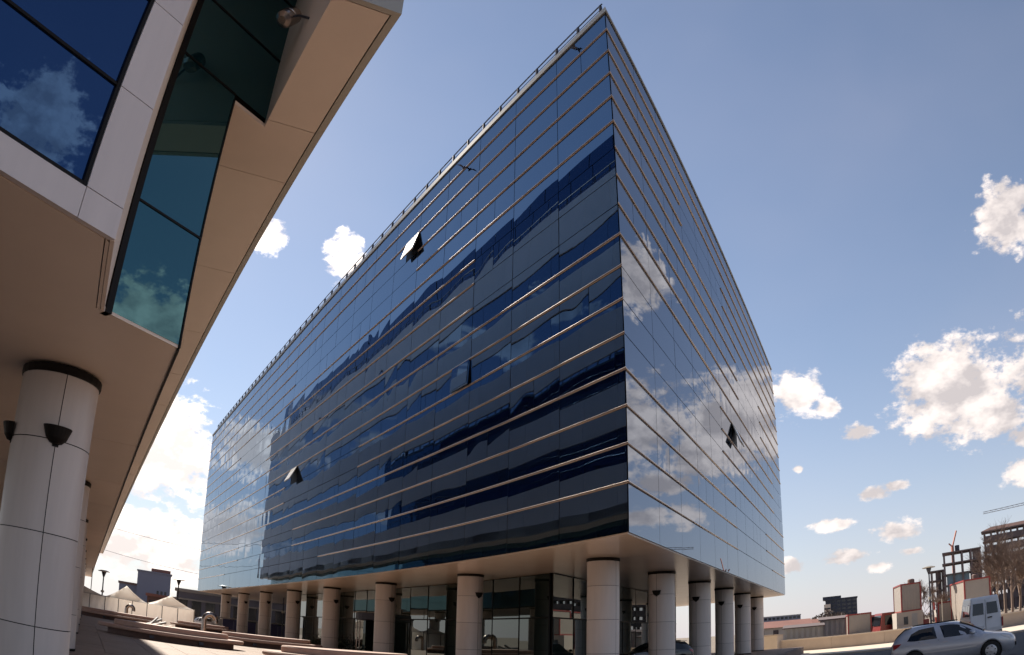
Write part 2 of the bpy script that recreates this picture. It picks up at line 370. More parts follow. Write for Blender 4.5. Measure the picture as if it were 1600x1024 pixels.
def facade(P, edges, n_parts, opens, warp, mg, stuff):
    for i in range(len(edges) - 1):
        for k, (z1, z0) in enumerate(ROWS):
            spans = [(edges[i], edges[i + 1])]
            if (i, k) in opens or rg.random() < 0.16:
                mid = (edges[i] + edges[i + 1]) / 2; spans = [(edges[i], mid), (mid, edges[i + 1])]
            for si, (a0, a1) in enumerate(spans):
                if (i, k) in opens and si == opens[(i, k)][0]:
                    hole = MB().quad(P(a0, 0.004, z0), P(a1, 0.004, z0), P(a1, 0.004, z1), P(a0, 0.004, z1)).build('window_opening', M_BLACK, bld)
                    a0 += .03; a1 -= .03; zt, zb = z1 - .03, z0 + .03; out = opens[(i, k)][1]; dz = out * .22
                    sash = MB().hexa([P(a0, .03 + out, zb + dz), P(a1, .03 + out, zb + dz), P(a1, .03, zt), P(a0, .03, zt)], [P(a0, .07 + out, zb + dz + .01), P(a1, .07 + out, zb + dz + .01), P(a1, .07, zt), P(a0, .07, zt)])
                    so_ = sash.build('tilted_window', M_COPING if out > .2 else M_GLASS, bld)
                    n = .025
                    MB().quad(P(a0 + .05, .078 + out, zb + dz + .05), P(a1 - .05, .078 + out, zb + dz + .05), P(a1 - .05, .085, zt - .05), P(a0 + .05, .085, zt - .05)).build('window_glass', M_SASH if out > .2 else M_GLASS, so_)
                    continue
                rows = pane_pts(P, a0, a1, z1, z0, warp)
                if i < n_parts: MB().grid(rows).build('glass_pane', mg, bld, smooth=True)
                else: stuff.grid(rows)
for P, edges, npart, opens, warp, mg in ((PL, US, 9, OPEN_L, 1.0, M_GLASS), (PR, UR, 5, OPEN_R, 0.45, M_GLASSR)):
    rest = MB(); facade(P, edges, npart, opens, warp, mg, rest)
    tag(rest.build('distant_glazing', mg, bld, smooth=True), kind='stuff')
# bronze strips, interrupted as on the real facades
STR_L = {k: [(0, LEN_L)] for k in range(1, 17)}
STR_R = {k: [(0, LEN_R)] for k in range(1, 17)}
for k in (3, 4): STR_L[k] = [(0, 14.43), (34.23, LEN_L)]; STR_R[k] = [(0, 8.73), (17.28, LEN_R)]
for k in (6, 7, 8): STR_L[k] = [(8.73, 40.9), (51.33, LEN_L)]; STR_R[k] = [(0, 20.13), (28.68, LEN_R)]
for k in (10, 11, 12): STR_L[k] = [(0, 20.13), (34.23, 59.88)]; STR_R[k] = [(14.43, LEN_R - 5.7)]
STR_L[10] = [(0, 59.88)]
for k in (14, 15): STR_L[k] = [(0, 31.38), (48.48, LEN_L)]; STR_R[k] = [(0, 17.28), (28.68, LEN_R)]
STR_L[16] = [(0, 25.68), (54.18, LEN_L)]; STR_R[16] = [(0, 17.28), (31.5, LEN_R)]
prof = [(0.012, -0.044), (0.040, -0.040), (0.056, -0.026), (0.062, 0.0), (0.056, 0.026), (0.040, 0.040), (0.012, 0.044)]
CUT = 1.0 / math.tan((pi / 2 - 0.5968) / 2)      # mitre at the sharp corner
def strips(P, segs, hgt, far):
    for k, lst in segs.items():
        z = ZT - k
        for a0, a1 in lst:
            rows = []
            for a in (a0, a1):
                r = [P(a - (d * CUT if a == 0 else 0), d, z + h * hgt) for d, h in prof]
                rows.append(r)
            mbs = MB().grid(rows)
            mbs.quad(*rows[0]); mbs.quad(*reversed(rows[1]))      # end caps with vertices of their own
            mbs.build('bronze_strip', M_BRONZE, bld, smooth=True)
strips(PL, STR_L, 0.82, 0); strips(PR, STR_R, 0.7, 0)
# coping and roof railing
def cop(P, L, z0, z1, d0, d1): return MB().hexa([P(-d1 * CUT, d1, z0), P(L, d1, z0), P(L, d0, z0), P(-d0 * CUT, d0, z0)], [P(-d1 * CUT, d1, z1), P(L, d1, z1), P(L, d0, z1), P(-d0 * CUT, d0, z1)])
cop(PL, LEN_L, ZT - 0.17, ZT + 0.04, -0.2, 0.07).build('roof_coping', M_COPING, bld)
cop(PR, LEN_R, ZT - 0.08, ZT + 0.03, -0.2, 0.06).build('roof_coping', M_COPING, bld)
MB().prism(plan_inset(0.25), hz(ZT) - 0.3, hz(ZT) + 0.02).build('roof', M_RAWC, bld)
rail = MB().tube([PL(0.5, -0.3, ZT + .93), PL(LEN_L - .5, -0.3, ZT + .93)], 0.035, 6).build('handrail', M_STEEL, bld)
for zz in (0.52, 0.72): MB().tube([PL(0.5, -0.3, ZT + zz), PL(LEN_L - .5, -0.3, ZT + zz)], 0.018, 5).build('rail', M_STEEL, bld)
u = 0.62
while u < LEN_L:
    MB().fbox(PL, u - .03, u + .03, -0.36, -0.26, ZT + .0, ZT + .93).build('rail_post', M_STEEL, bld)
    u += 1.42

# round columns: dark core, cladding panels with open joints, black collar and a wall lamp
COLR = 0.52 * S
JZ = [ZG + 0.06, -0.45, 0.65, 1.74, ZS - 0.10]
pan_mesh = {}
def column_panel(z0, z1, q, nq):
    key = (round(z0, 2), q)
    if key in pan_mesh: return pan_mesh[key]
    rows = []; gp = 0.007
    for z in (z0 * 0 + hz(z0) + gp, hz(z1) - gp):
        rows.append([(COLR * cos(a), COLR * sin(a), z) for a in [2 * pi * q / nq + gp / COLR + (2 * pi / nq - 2 * gp / COLR) * t / 16 for t in range(17)]])
    pan_mesh[key] = MB().grid(rows).mesh('cladding_panel', M_COL, True); return pan_mesh[key]
core_mesh = MB().lathe([(COLR - 0.03, 0.0), (COLR - 0.03, hz(ZS) - 0.01)], 24).mesh('column', M_DARK, True)
collar_mesh = MB().lathe([(COLR + .015, hz(ZS) - .16), (COLR + .03, hz(ZS) - .14), (COLR + .03, hz(ZS) - .035)], 28).mesh('collar', M_BLACK)
foot_mesh = MB().lathe([(COLR + .01, 0.0), (COLR + .01, .075)], 28).mesh('skirting_ring', M_BLACK)
lm = MB()
# half-bowl uplighter
pr = []
for j, (r, h) in enumerate([(0.03, -0.17), (0.10, -0.15), (0.17, -0.08), (0.235, 0.09)]):
    pr.append([(r * cos(a) * 0.75, r * sin(a), h) for a in [(-pi / 2) + pi * t / 10 for t in range(11)]])
lm.grid(pr); lm.quad(*[Vector(p) for p in pr[-1]]); lm.box(-0.06, 0.01, -0.05, 0.05, -0.2, 0.02)
lamp_mesh = lm.mesh('wall_lamp', M_BLACK)
def column(parent, x, y, phase, lamps, nq=2):
    c = bpy.data.objects.new('column', core_mesh); c.location = (x, y, 0); c.rotation_euler = (0, 0, phase)
    sc.collection.objects.link(c); c.parent = parent; c.matrix_parent_inverse = Matrix.Translation(parent.location).inverted()
    def sub(name, me, **k):
        o = bpy.data.objects.new(name, me); sc.collection.objects.link(o); o.parent = c
        for a, b in k.items(): setattr(o, a, b)
    for j in range(4):
        for q in range(nq): sub('cladding_panel', column_panel(JZ[j], JZ[j + 1], q, nq))
    sub('collar', collar_mesh); sub('skirting_ring', foot_mesh)
    for la in lamps: sub('wall_lamp', lamp_mesh, location=(COLR * cos(la - phase), COLR * sin(la - phase), hz(1.82)), rotation_euler=(0, 0, la - phase))
aL = math.atan2(dl.y, dl.x)
a_nl = math.atan2(nl.y, nl.x); a_nr = math.atan2(nr.y, nr.x)
ULS = [5.15, 13.4, 22.2, 31.0, 39.7, 48.5, 57.6, 66.8]
pl_ = math.atan2(-dl.y, -dl.x) + 0.24; pr_ = math.atan2(-dr.y, -dr.x) - 0.14
for u in ULS:
    p = PL(u, -3.13 if u < 6 else (-2.72 if u < 15 else -2.58), ZG); column(bld, p.x, p.y, pl_, [pl_, pl_ + pi] if u > 6 else [])
for u in [11.6, 18.1, 24.8, 31.5, 38.1]:
    p = PR(u, -2.15 if u < 12 else -1.98, ZG); column(bld, p.x, p.y, pr_, [pr_, pr_ + pi])
for u in (22.5, 31.0, 39.5):
    p = PL(u, -14.5, ZG); column(bld, p.x, p.y, pl_, [pl_])

# glazed lobby set back under the building
CU0, CU1, CV = 10.4, 45.5, -4.55
CRV, CR1 = -5.95, 30.0
lob = MB()
e0 = PL(CU0, CV - .12, 0); e1 = PL(CU1, CV - .12, 0); e2 = PL(CU1, CV - 9, 0); r0 = PR(9.7, CRV - .12, 0); r1 = PR(CR1, CRV - .12, 0)
lob.prism([(p.x, p.y) for p in (e0, e1, e2, r1)], 0.02, hz(ZS) - 0.04)
lob.build('lobby_wall', M_BLACK, bld)
def lobby(P, a0, a1, v, skip):
    n = max(1, round((a1 - a0) / 2.2)); d = (a1 - a0) / n
    for i in range(n):
        x0, x1 = a0 + i * d + .02, a0 + (i + 1) * d - .02
        for (za, zb) in ((ZG + .05, 0.86), (0.92, ZS - .06)):
            if skip and skip[0] < (x0 + x1) / 2 < skip[1] and za < 0: continue
            t1, t2 = rg.gauss(0, .006), rg.gauss(0, .004)
            MB().quad(P(x0, v + t1, za), P(x1, v - t1, za), P(x1, v - t1 + t2, zb), P(x0, v + t1 + t2, zb)).build('lobby_pane', M_CORE, bld)
        MB().fbox(P, x0 - .032, x0 - .004, v - .03, v + .02, ZG + .02, ZS - .05).build('mullion', M_BLACK, bld)
    MB().fbox(P, a0, a1, v - .04, v + .02, 0.868, 0.912).build('transom', M_BLACK, bld)
lobby(PL, CU0, CU1, CV, (25.2, 29.4)); lobby(PR, 9.7, CR1, CRV, None)
# revolving door: drum, canopy ring, four leaves
dc = PL(27.3, CV + .15, ZG)
drum = MB().lathe([(1.75, 2.55), (1.82, 2.6), (1.82, 3.05), (1.75, 3.1), (0.1, 3.12)], 28, dc).build('revolving_door', M_STEEL, bld, smooth=False)
for k in range(4):
    a = aL + 0.5 + k * pi / 2; d = Vector((cos(a), sin(a), 0)); nn = Vector((-d.y, d.x, 0)) * .02
    MB().hexa([dc + d * .05 - nn, dc + d * 1.65 - nn, dc + d * 1.65 + nn, dc + d * .05 + nn], [q + Vector((0, 0, 2.55)) for q in (dc + d * .05 - nn, dc + d * 1.65 - nn, dc + d * 1.65 + nn, dc + d * .05 + nn)]).build('door_leaf', M_CORE, drum)
for k in range(8):
    a = aL + k * pi / 4 + .2; p = dc + Vector((cos(a) * 1.74, sin(a) * 1.74, 0))
    MB().tube([p, p + Vector((0, 0, 2.6))], 0.045, 6).build('drum_post', M_STAINLESS, drum)

# ================================================================== OPPOSITE BUILDING (stands on the near side, mirrored in the glass)
VF, ZF = 10.38, 5.85                      # its plaza face and the underside of the upper storeys
T0 = PL(-9.4, 12.5, ZG)
tw = thing('office_building', (T0.x, T0.y, 0), 'beige and white clad office building overhead with deep soffit and floodlight', 'building')
UE0, UE1 = -9.45, 85.9
ZTOP = 24.5
# lower soffit over the columns
def sofp(u0, u1, v0, v1, z): return MB().fbox(PL, u0, u1, v0, v1, z, z + .06)
E0 = C0 + dl * -9.39 + nl * 12.46
def PE(t, d, z):                           # end wall: t runs away from the plaza, d outwards to the camera
    p = (E0 - dr * t + nr * d) * S; return Vector((p.x, p.y, hz(z)))
def eu(v): return -9.39 - (v - 12.46) * (-dl.dot(dr)) / (-nl.dot(dr)) * -1 if False else -9.39 + (12.46 - v) * (dl.dot(dr)) / (-(nl.dot(dr)))
def gu(v): return -7.76 + (12.41 - v) * (dl.dot(dr)) / (-(nl.dot(dr)))
# panels of the soffit (each bay one panel, thin open joints)
bays = [-1.7 + 4.6 * k for k in range(0, 20)]
first = True
def poly_panel(pts, z, name, m, th=0.05):
    return MB().hexa([PL(a, b, z) for a, b in pts], [PL(a, b, z + th) for a, b in pts]).build(name, m, tw)
jg = 0.012
poly_panel([(gu(11.62) + .01, 11.62), (-1.7 - jg, 11.62), (-1.7 - jg, 22), (eu(22) + .09, 22), (eu(12.55) + .09, 12.55), (-7.82, 12.55), (gu(12.44), 12.44)], ZS, 'soffit_panel', M_SOFFITL)
poly_panel([(eu(12.46) + .09, 12.505), (-7.80, 12.505), (-7.80, 12.538), (eu(12.538) + .09, 12.538)], ZS + .002, 'soffit_panel', M_SOFFITL)
for k in range(len(bays) - 1): poly_panel([(bays[k] + jg, 11.62), (bays[k + 1] - jg, 11.62), (bays[k + 1] - jg, 22), (bays[k] + jg, 22)], ZS, 'soffit_panel', M_SOFFITL)
# dark edge channel along the soffit and the glazed wall above it
MB().fbox(PL, gu(11.6) + .02, 85, 11.595, 11.618, ZS - .02, ZS + .08).build('edge_channel', M_BLACK, tw)
gw = MB()
for k in range(-2, 30):
    a0, a1 = max(gu(11.6), k * 2.85), (k + 1) * 2.85
    if a1 <= gu(11.6) + .3: continue
    gw.quad(PL(a0 + .02, 11.60, ZS + .09), PL(a1 - .02, 11.60 + rg.gauss(0, .003), ZS + .09), PL(a1 - .02, 11.60, ZF), PL(a0 + .02, 11.60, ZF))
tag(gw.build('mezzanine_glazing', M_TEAL, tw), kind='stuff')
MB().fbox(PL, gu(11.7) + .15, 84, 11.70, 21.9, ZS + .1, ZF + .0).build('inner_wall', M_BLACK, tw)
# underside of the upper storeys along the plaza: panels with joints, small outer lip
js = [-9.45, -7.07, -5.74] + [-5.74 + 3.3 * k for k in range(1, 29)]
js = [j for j in js if j < UE1] + [UE1]
VI = 11.11
for k in range(len(js) - 1):
    a0, a1 = js[k] + .006, js[k + 1] - .006
    if a1 <= gu(VI) + .1: pts = [(a0, VF + .10), (a1, VF + .10), (a1, VI), (a0, VI)]
    elif a0 < gu(VI) + .3: pts = [(a0, VF + .10), (a1, VF + .10), (a1, 11.6), (gu(11.6), 11.6), (gu(VI) - .02, VI), (a0, VI)]
    else: pts = [(a0, VF + .10), (a1, VF + .10), (a1, 11.6), (a0, 11.6)]
    if len(pts) == 6 and pts[3][0] > pts[2][0] - .02: pts = [(a0, VF + .10), (a1, VF + .10), (a1, VI + .02), (a0, VI)]
    poly_panel(pts, ZF, 'overhang_panel', M_SOFFITL)
MB().fbox(PL, UE0 - .08, UE1, VF, VF + .085, ZF - .005, ZF + .5).build('fascia_lip', M_COPING, tw)
MB().fbox(PL, UE0 - .08, UE0 - .01, VF + .085, VI, ZF - .004, ZF + 1.0).build('fascia_lip', M_COPING, tw)
# plaza face: grey spandrel bands and recessed window bands
WT = [(21.65, 19.95), (17.78, 16.15), (13.95, 12.2), (10.0, 8.35)]
levels = [(ZTOP, WT[0][0])] + [(WT[k][1], WT[k + 1][0]) for k in range(3)] + [(WT[3][1], ZF + .06)]
for z1, z0 in levels:
    a = UE0
    while a < UE1 - .1:
        a1 = min(a + 2.85, UE1); MB().fbox(PL, a + .008, a1 - .008, VF, VF + .3, z0, z1).build('spandrel_panel', M_SPAN, tw); a = a1
for z1, z0 in WT:
    a = UE0
    while a < UE1 - .1:
        a1 = min(a + 2.85, UE1)
        MB().grid([[PL(x, VF + .08 + e, z) for x, e in ((a + .015, rg.gauss(0, .004)), ((a + a1) / 2, rg.gauss(.004, .003)), (a1 - .015, rg.gauss(0, .004)))] for z in (z0, (z0 + z1) / 2, z1)]).build('window_pane', M_GLASS3, tw, smooth=True); a = a1
MB().fbox(PL, gu(VI) + 1.0, UE1 - .1, VF + .32, 34, ZF + .1, ZTOP - .1).build('tower_core', M_BLACK, tw)
MB().fbox(PL, UE0, gu(VI) + 1.2, VF + .3, VI, ZF + .06, ZTOP).build('fin_wall', M_SOFFITL, tw)
# set-back glazed top storey and roof railing
ph = MB(); a = 0
while a < 80: ph.quad(PL(a + .03, 11.5, ZTOP), PL(a + 2.3, 11.5 + rg.gauss(0, .01), ZTOP), PL(a + 2.3, 11.5, 28.0), PL(a + .03, 11.5, 28.0)); a += 2.35
tag(ph.build('top_storey_glazing', M_GLASS2, tw), kind='stuff')
MB().fbox(PL, -0.3, 80.2, 11.52, 30, ZTOP, 28.02).build('top_storey', M_BLACK, tw)
rl = MB().tube([PL(UE0, VF + .3, ZTOP + .8), PL(UE1, VF + .3, ZTOP + .8)], .04, 5); rl.tube([PL(UE0, VF + .3, ZTOP + .45), PL(UE1, VF + .3, ZTOP + .45)], .03, 5)
a = UE0 + .3
while a < UE1: rl.fbox(PL, a - .03, a + .03, VF + .27, VF + .33, ZTOP, ZTOP + .8); a += 1.43
tag(rl.build('roof_railing', M_STEEL, tw), kind='stuff')
# end wall: white cladding round the blue windows
tb = [0.0, 0.40, 3.25, 6.1, 8.95, 11.8]
MB().fbox(PE, 0.02, 30, -1.0, -0.06, ZS + .06, ZTOP).build('end_wall_back', M_BLACK, tw)
zl = [2.67, 2.945] + [3.93 + k for k in range(0, 9)]
for i in range(len(zl) - 1):
    MB().fbox(PE, 0.0, 0.392, -0.06, 0.0, zl[i] + .004, zl[i + 1] - .004).build('cladding_panel', M_WHITE, tw)
for k in range(5):
    t0 = 0.40 + 2.85 * k
    MB().fbox(PE, t0, t0 + 2.846, -0.06, 0.0, 2.674, 2.938).build('cladding_panel', M_WHITE, tw)
    for i in range(1, len(zl) - 1):
        MB().quad(PE(t0 + .035, -.03, zl[i] + .03), PE(t0 + 2.82, -.03 + rg.gauss(0, .003), zl[i] + .03), PE(t0 + 2.82, -.03, zl[i + 1] - .012), PE(t0 + .035, -.03, zl[i + 1] - .012)).build('window_pane', M_GLASS2, tw)
        MB().fbox(PE, t0 + .03, t0 + 2.84, -.04, -.012, zl[i + 1] - .014, zl[i + 1] + .014).build('mullion', M_BLACK, tw)
    MB().fbox(PE, t0, t0 + .034, -.05, -.004, 2.945, 12).build('window_jamb', M_BLACK, tw)
    MB().fbox(PE, t0 + .034, t0 + 2.846, -.05, -.006, 2.944, 2.974).build('window_jamb', M_BLACK, tw)
# return wall and the recessed glass strip
MB().fbox(PL, eu(12.46) + .02, gu(12.41) - .02, 12.462, 12.50, ZS - .003, ZTOP).build('return_trim', M_SOFFITL, tw)
G0 = C0 + dl * -7.76 + nl * 12.41
def PG(t, d, z):
    p = (G0 + dr * t + nr * d) * S; return Vector((p.x, p.y, hz(z)))
MB().fbox(PG, -.05, 0.03, -.1, .012, ZS - .0, ZTOP).build('strip_jamb', M_BLACK, tw)
MB().fbox(PG, 0.965, 0.985, -.06, .012, ZS, ZF + .05).build('strip_jamb', M_BLACK, tw)
zs_ = [ZS + .02, 3.955, 5.97, 6.97, 8.0, 10.0, 12.0, 14.0]
for i in range(len(zs_) - 1):
    t1 = 0.965 if zs_[i] < 5.8 else 1.585
    if i == 1:  pass
    MB().quad(PG(.035, 0, zs_[i] + .012), PG(t1, 0, zs_[i] + .012), PG(t1, 0, zs_[i + 1] - .012), PG(.035, 0, zs_[i + 1] - .012)).build('strip_pane', M_TEAL, tw)
    MB().fbox(PG, .03, t1, -.03, .012, zs_[i + 1] - .012, zs_[i + 1] + .012).build('mullion', M_BLACK, tw)
MB().hexa([PG(0, -.05, ZS + .06), PG(.97, -.05, ZS + .06), PG(.97, -.4, ZS + .06), PG(0, -.4, ZS + .06)], [PG(0, -.05, ZF), PG(.97, -.05, ZF), PG(.97, -.4, ZF), PG(0, -.4, ZF)]).build('strip_backing', M_BLACK, tw)
MB().hexa([PG(0, -.05, ZF), PG(1.6, -.05, ZF + .06), PG(1.6, -.6, ZF + .06), PG(0, -.6, ZF)], [PG(0, -.05, ZTOP), PG(1.6, -.05, ZTOP), PG(1.6, -.6, ZTOP), PG(0, -.6, ZTOP)]).build('strip_backing', M_BLACK, tw)
# dark ceiling of the slot between fin and end wall
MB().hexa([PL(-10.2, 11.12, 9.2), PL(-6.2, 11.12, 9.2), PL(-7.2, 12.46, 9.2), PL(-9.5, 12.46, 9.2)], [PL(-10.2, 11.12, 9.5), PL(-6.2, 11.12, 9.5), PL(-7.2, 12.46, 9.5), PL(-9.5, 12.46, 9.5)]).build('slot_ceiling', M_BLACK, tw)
# floodlight on an arm on the fin
lp = PL(-8.02, 11.32, 6.72); la = PL(-8.35, 11.11, 6.5)
fld = MB().lathe([(.10, -.19), (.145, -.17), (.15, -.02), (.135, 0), (.155, .01), (.155, .07), (.14, .12), (.07, .17)], 20, (0, 0, 0)).build('floodlight', M_STAINLESS, tw, local=True)
fld.location = lp - tw.location; fld.rotation_euler = (2.6, 0.35, 0)
MB().tube([la, (la + lp) / 2 + Vector((0, 0, .05)), lp], .022, 6).build('lamp_arm', M_STEEL, tw)
for k in range(9):
    p = PL(-5.21 + 8.9 * k, 12.91, ZG); q_ = math.atan2(-p.y, -p.x) + (0.12 if k == 0 else 0)
    if k: q_ = pl_ - .2
    column(tw, p.x, p.y, q_, [q_, q_ + pi, q_ - pi / 2])

# ================================================================== BENCHES ON THE PLAZA
def bench(u, v, hl, hw, label, pipe=None, ang=0.0):
    p = PL(u, v, ZG); t = thing('stone_bench', (p.x, p.y, 0), label, 'bench', 'boat-shaped stone benches on the plaza', rz=math.atan2(nl.y, nl.x) + ang)
    def lens(L, W, n=28, tip=.28):
        pts = []
        for k in range(n):
            a = 2 * pi * k / n; c, s_ = cos(a), sin(a)
            pts.append((L * math.copysign(abs(c) ** .8, c), W * math.copysign(abs(s_) ** 1.15, s_)))
        return pts
    def ring(name, L, W, z0, z1, m, bev=.03):
        mb = MB(); lv = [(L - bev, W - bev, z0), (L, W, z0 + bev), (L, W, z1 - bev), (L - bev, W - bev, z1)]
        rows = [[Vector((x, y, z)) for x, y in lens(a, b)] + [Vector((*lens(a, b)[0], z))] for a, b, z in lv]
        mb.grid(rows); n = len(rows[0]); mb.f.append(tuple(range(3 * n, 3 * n + n - 1)))
        return smooth_by_angle(mb.build(name, m, t, local=True), 35)
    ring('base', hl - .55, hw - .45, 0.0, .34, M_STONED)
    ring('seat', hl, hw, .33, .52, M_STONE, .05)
    ring('upper_tier', hl * .78, hw * .62, .50, .80, M_STONE, .05)
    for sgn in (-.35, .3):
        MB().box(hl * sgn - .12, hl * sgn + .12, -hw + .30, -hw + .42, .10, .26).build('step_light', M_STEEL, t, local=True)
        MB().box(hl * sgn - .12, hl * sgn + .12, hw - .42, hw - .30, .10, .26).build('step_light', M_STEEL, t, local=True)
    return t
bench(18.9, 8.4, 4.0, 2.1, 'long stone bench half in shadow, in front of the swan-neck pipe')
bench(44.5, 9.6, 4.6, 2.1, 'far stone bench reaching the row of columns, below the plastic tent')
bench(26.5, 2.4, 3.9, 2.1, 'sunlit stone bench beside the third column of the glass building')
bench(10.6, 3.4, 3.6, 2.2, 'nearest stone bench, cut by the bottom edge before the lobby')
bench(53, 1.8, 3.6, 1.8, 'farthest stone bench among the distant columns')
def swan(u, v, h, r, label):
    p = PL(u, v, ZG); t = MB()
    ax = nl * -1; pts = [p, p + Vector((0, 0, h))]; rad = .42 * h / 1.3
    for k in range(1, 10):
        a = pi - pi * 1.12 * k / 9
        c = p + Vector((ax.x * rad, ax.y * rad, h)); pts.append(c + Vector((ax.x * cos(a) * rad, ax.y * cos(a) * rad, sin(a) * rad)))
    o = t.tube(pts, r, 14).build('vent_pipe', M_STAINLESS, smooth=True); tag(o, label, 'vent pipe', 'swan-neck vent pipes')
    smooth_by_angle(o, 50)
    return o
swan(31.6, 5.05, 1.38, .20, 'large stainless swan-neck vent pipe behind the long bench')
swan(52, 8.6, 1.2, .19, 'smaller swan-neck vent pipe in front of the plastic tent')

# ================================================================== TENT
tp = PL(56, 7.5, ZG)
tent = thing('market_tent', (tp.x, tp.y, 0), 'white peaked tent with hazy plastic side walls at the end of the plaza', 'tent')
def PT(a, b, z): p = PL(56, 7.5, ZG) + Vector((nl.x, nl.y, 0)) * a + Vector((dl.x, dl.y, 0)) * b; return Vector((p.x, p.y, z))
TW = [(-6.6, -1.2), (-1.2, 3.6), (3.6, 8.6)]
for (a0, a1), zt in zip(TW, (3.45, 3.75, 2.9)):
    rows = []
    for j in range(13):
        q2 = j / 12; b = -.3 + 3.0 * q2; r = []
        for i in range(13):
            q = i / 12; k = 1 - max(abs(2 * q - 1), abs(2 * q2 - 1)); kk = k ** 1.3
            r.append(PT(a0 + (a1 - a0) * q, b, 2.15 + (zt - 2.15) * kk + .02 * sin(7 * q + 2 * j)))
        rows.append(r)
    MB().grid(rows).build('roof_sheet', M_TARP, tent, smooth=True)
    rows = []
    for j in range(5):
        rows.append([PT(a0 + (a1 - a0) * i / 24, .05 + .05 * sin(i * 1.7 + j) + .03 * rg.random(), 0.05 + 2.15 * j / 4) for i in range(25)])
    MB().grid(rows).build('plastic_wall', M_FILM, tent, smooth=True)
    for a in (a0, a0 + (a1 - a0) * .35, a0 + (a1 - a0) * .68):
        MB().tube([PT(a, -.05, 0), PT(a, -.05, 2.2)], .045, 6).build('tent_pole', M_STEEL, tent)
    MB().tube([PT(a0, -.06, 2.17), PT(a1, -.06, 2.17)], .035, 6).build('tent_rail', M_STEEL, tent)
for sd in (TW[0][0], TW[-1][1]):
    rows = [[PT(sd + .04 * sin(i * 2 + j), 2.7 * i / 16, .05 + 2.1 * j / 4) for i in range(17)] for j in range(5)]
    MB().grid(rows).build('plastic_wall', M_FILM, tent, smooth=True)
MB().tube([PT(TW[0][0], -.05, 0), PT(TW[0][0], -.05, 2.25)], .06, 6).build('tent_pole', M_COPING, tent)

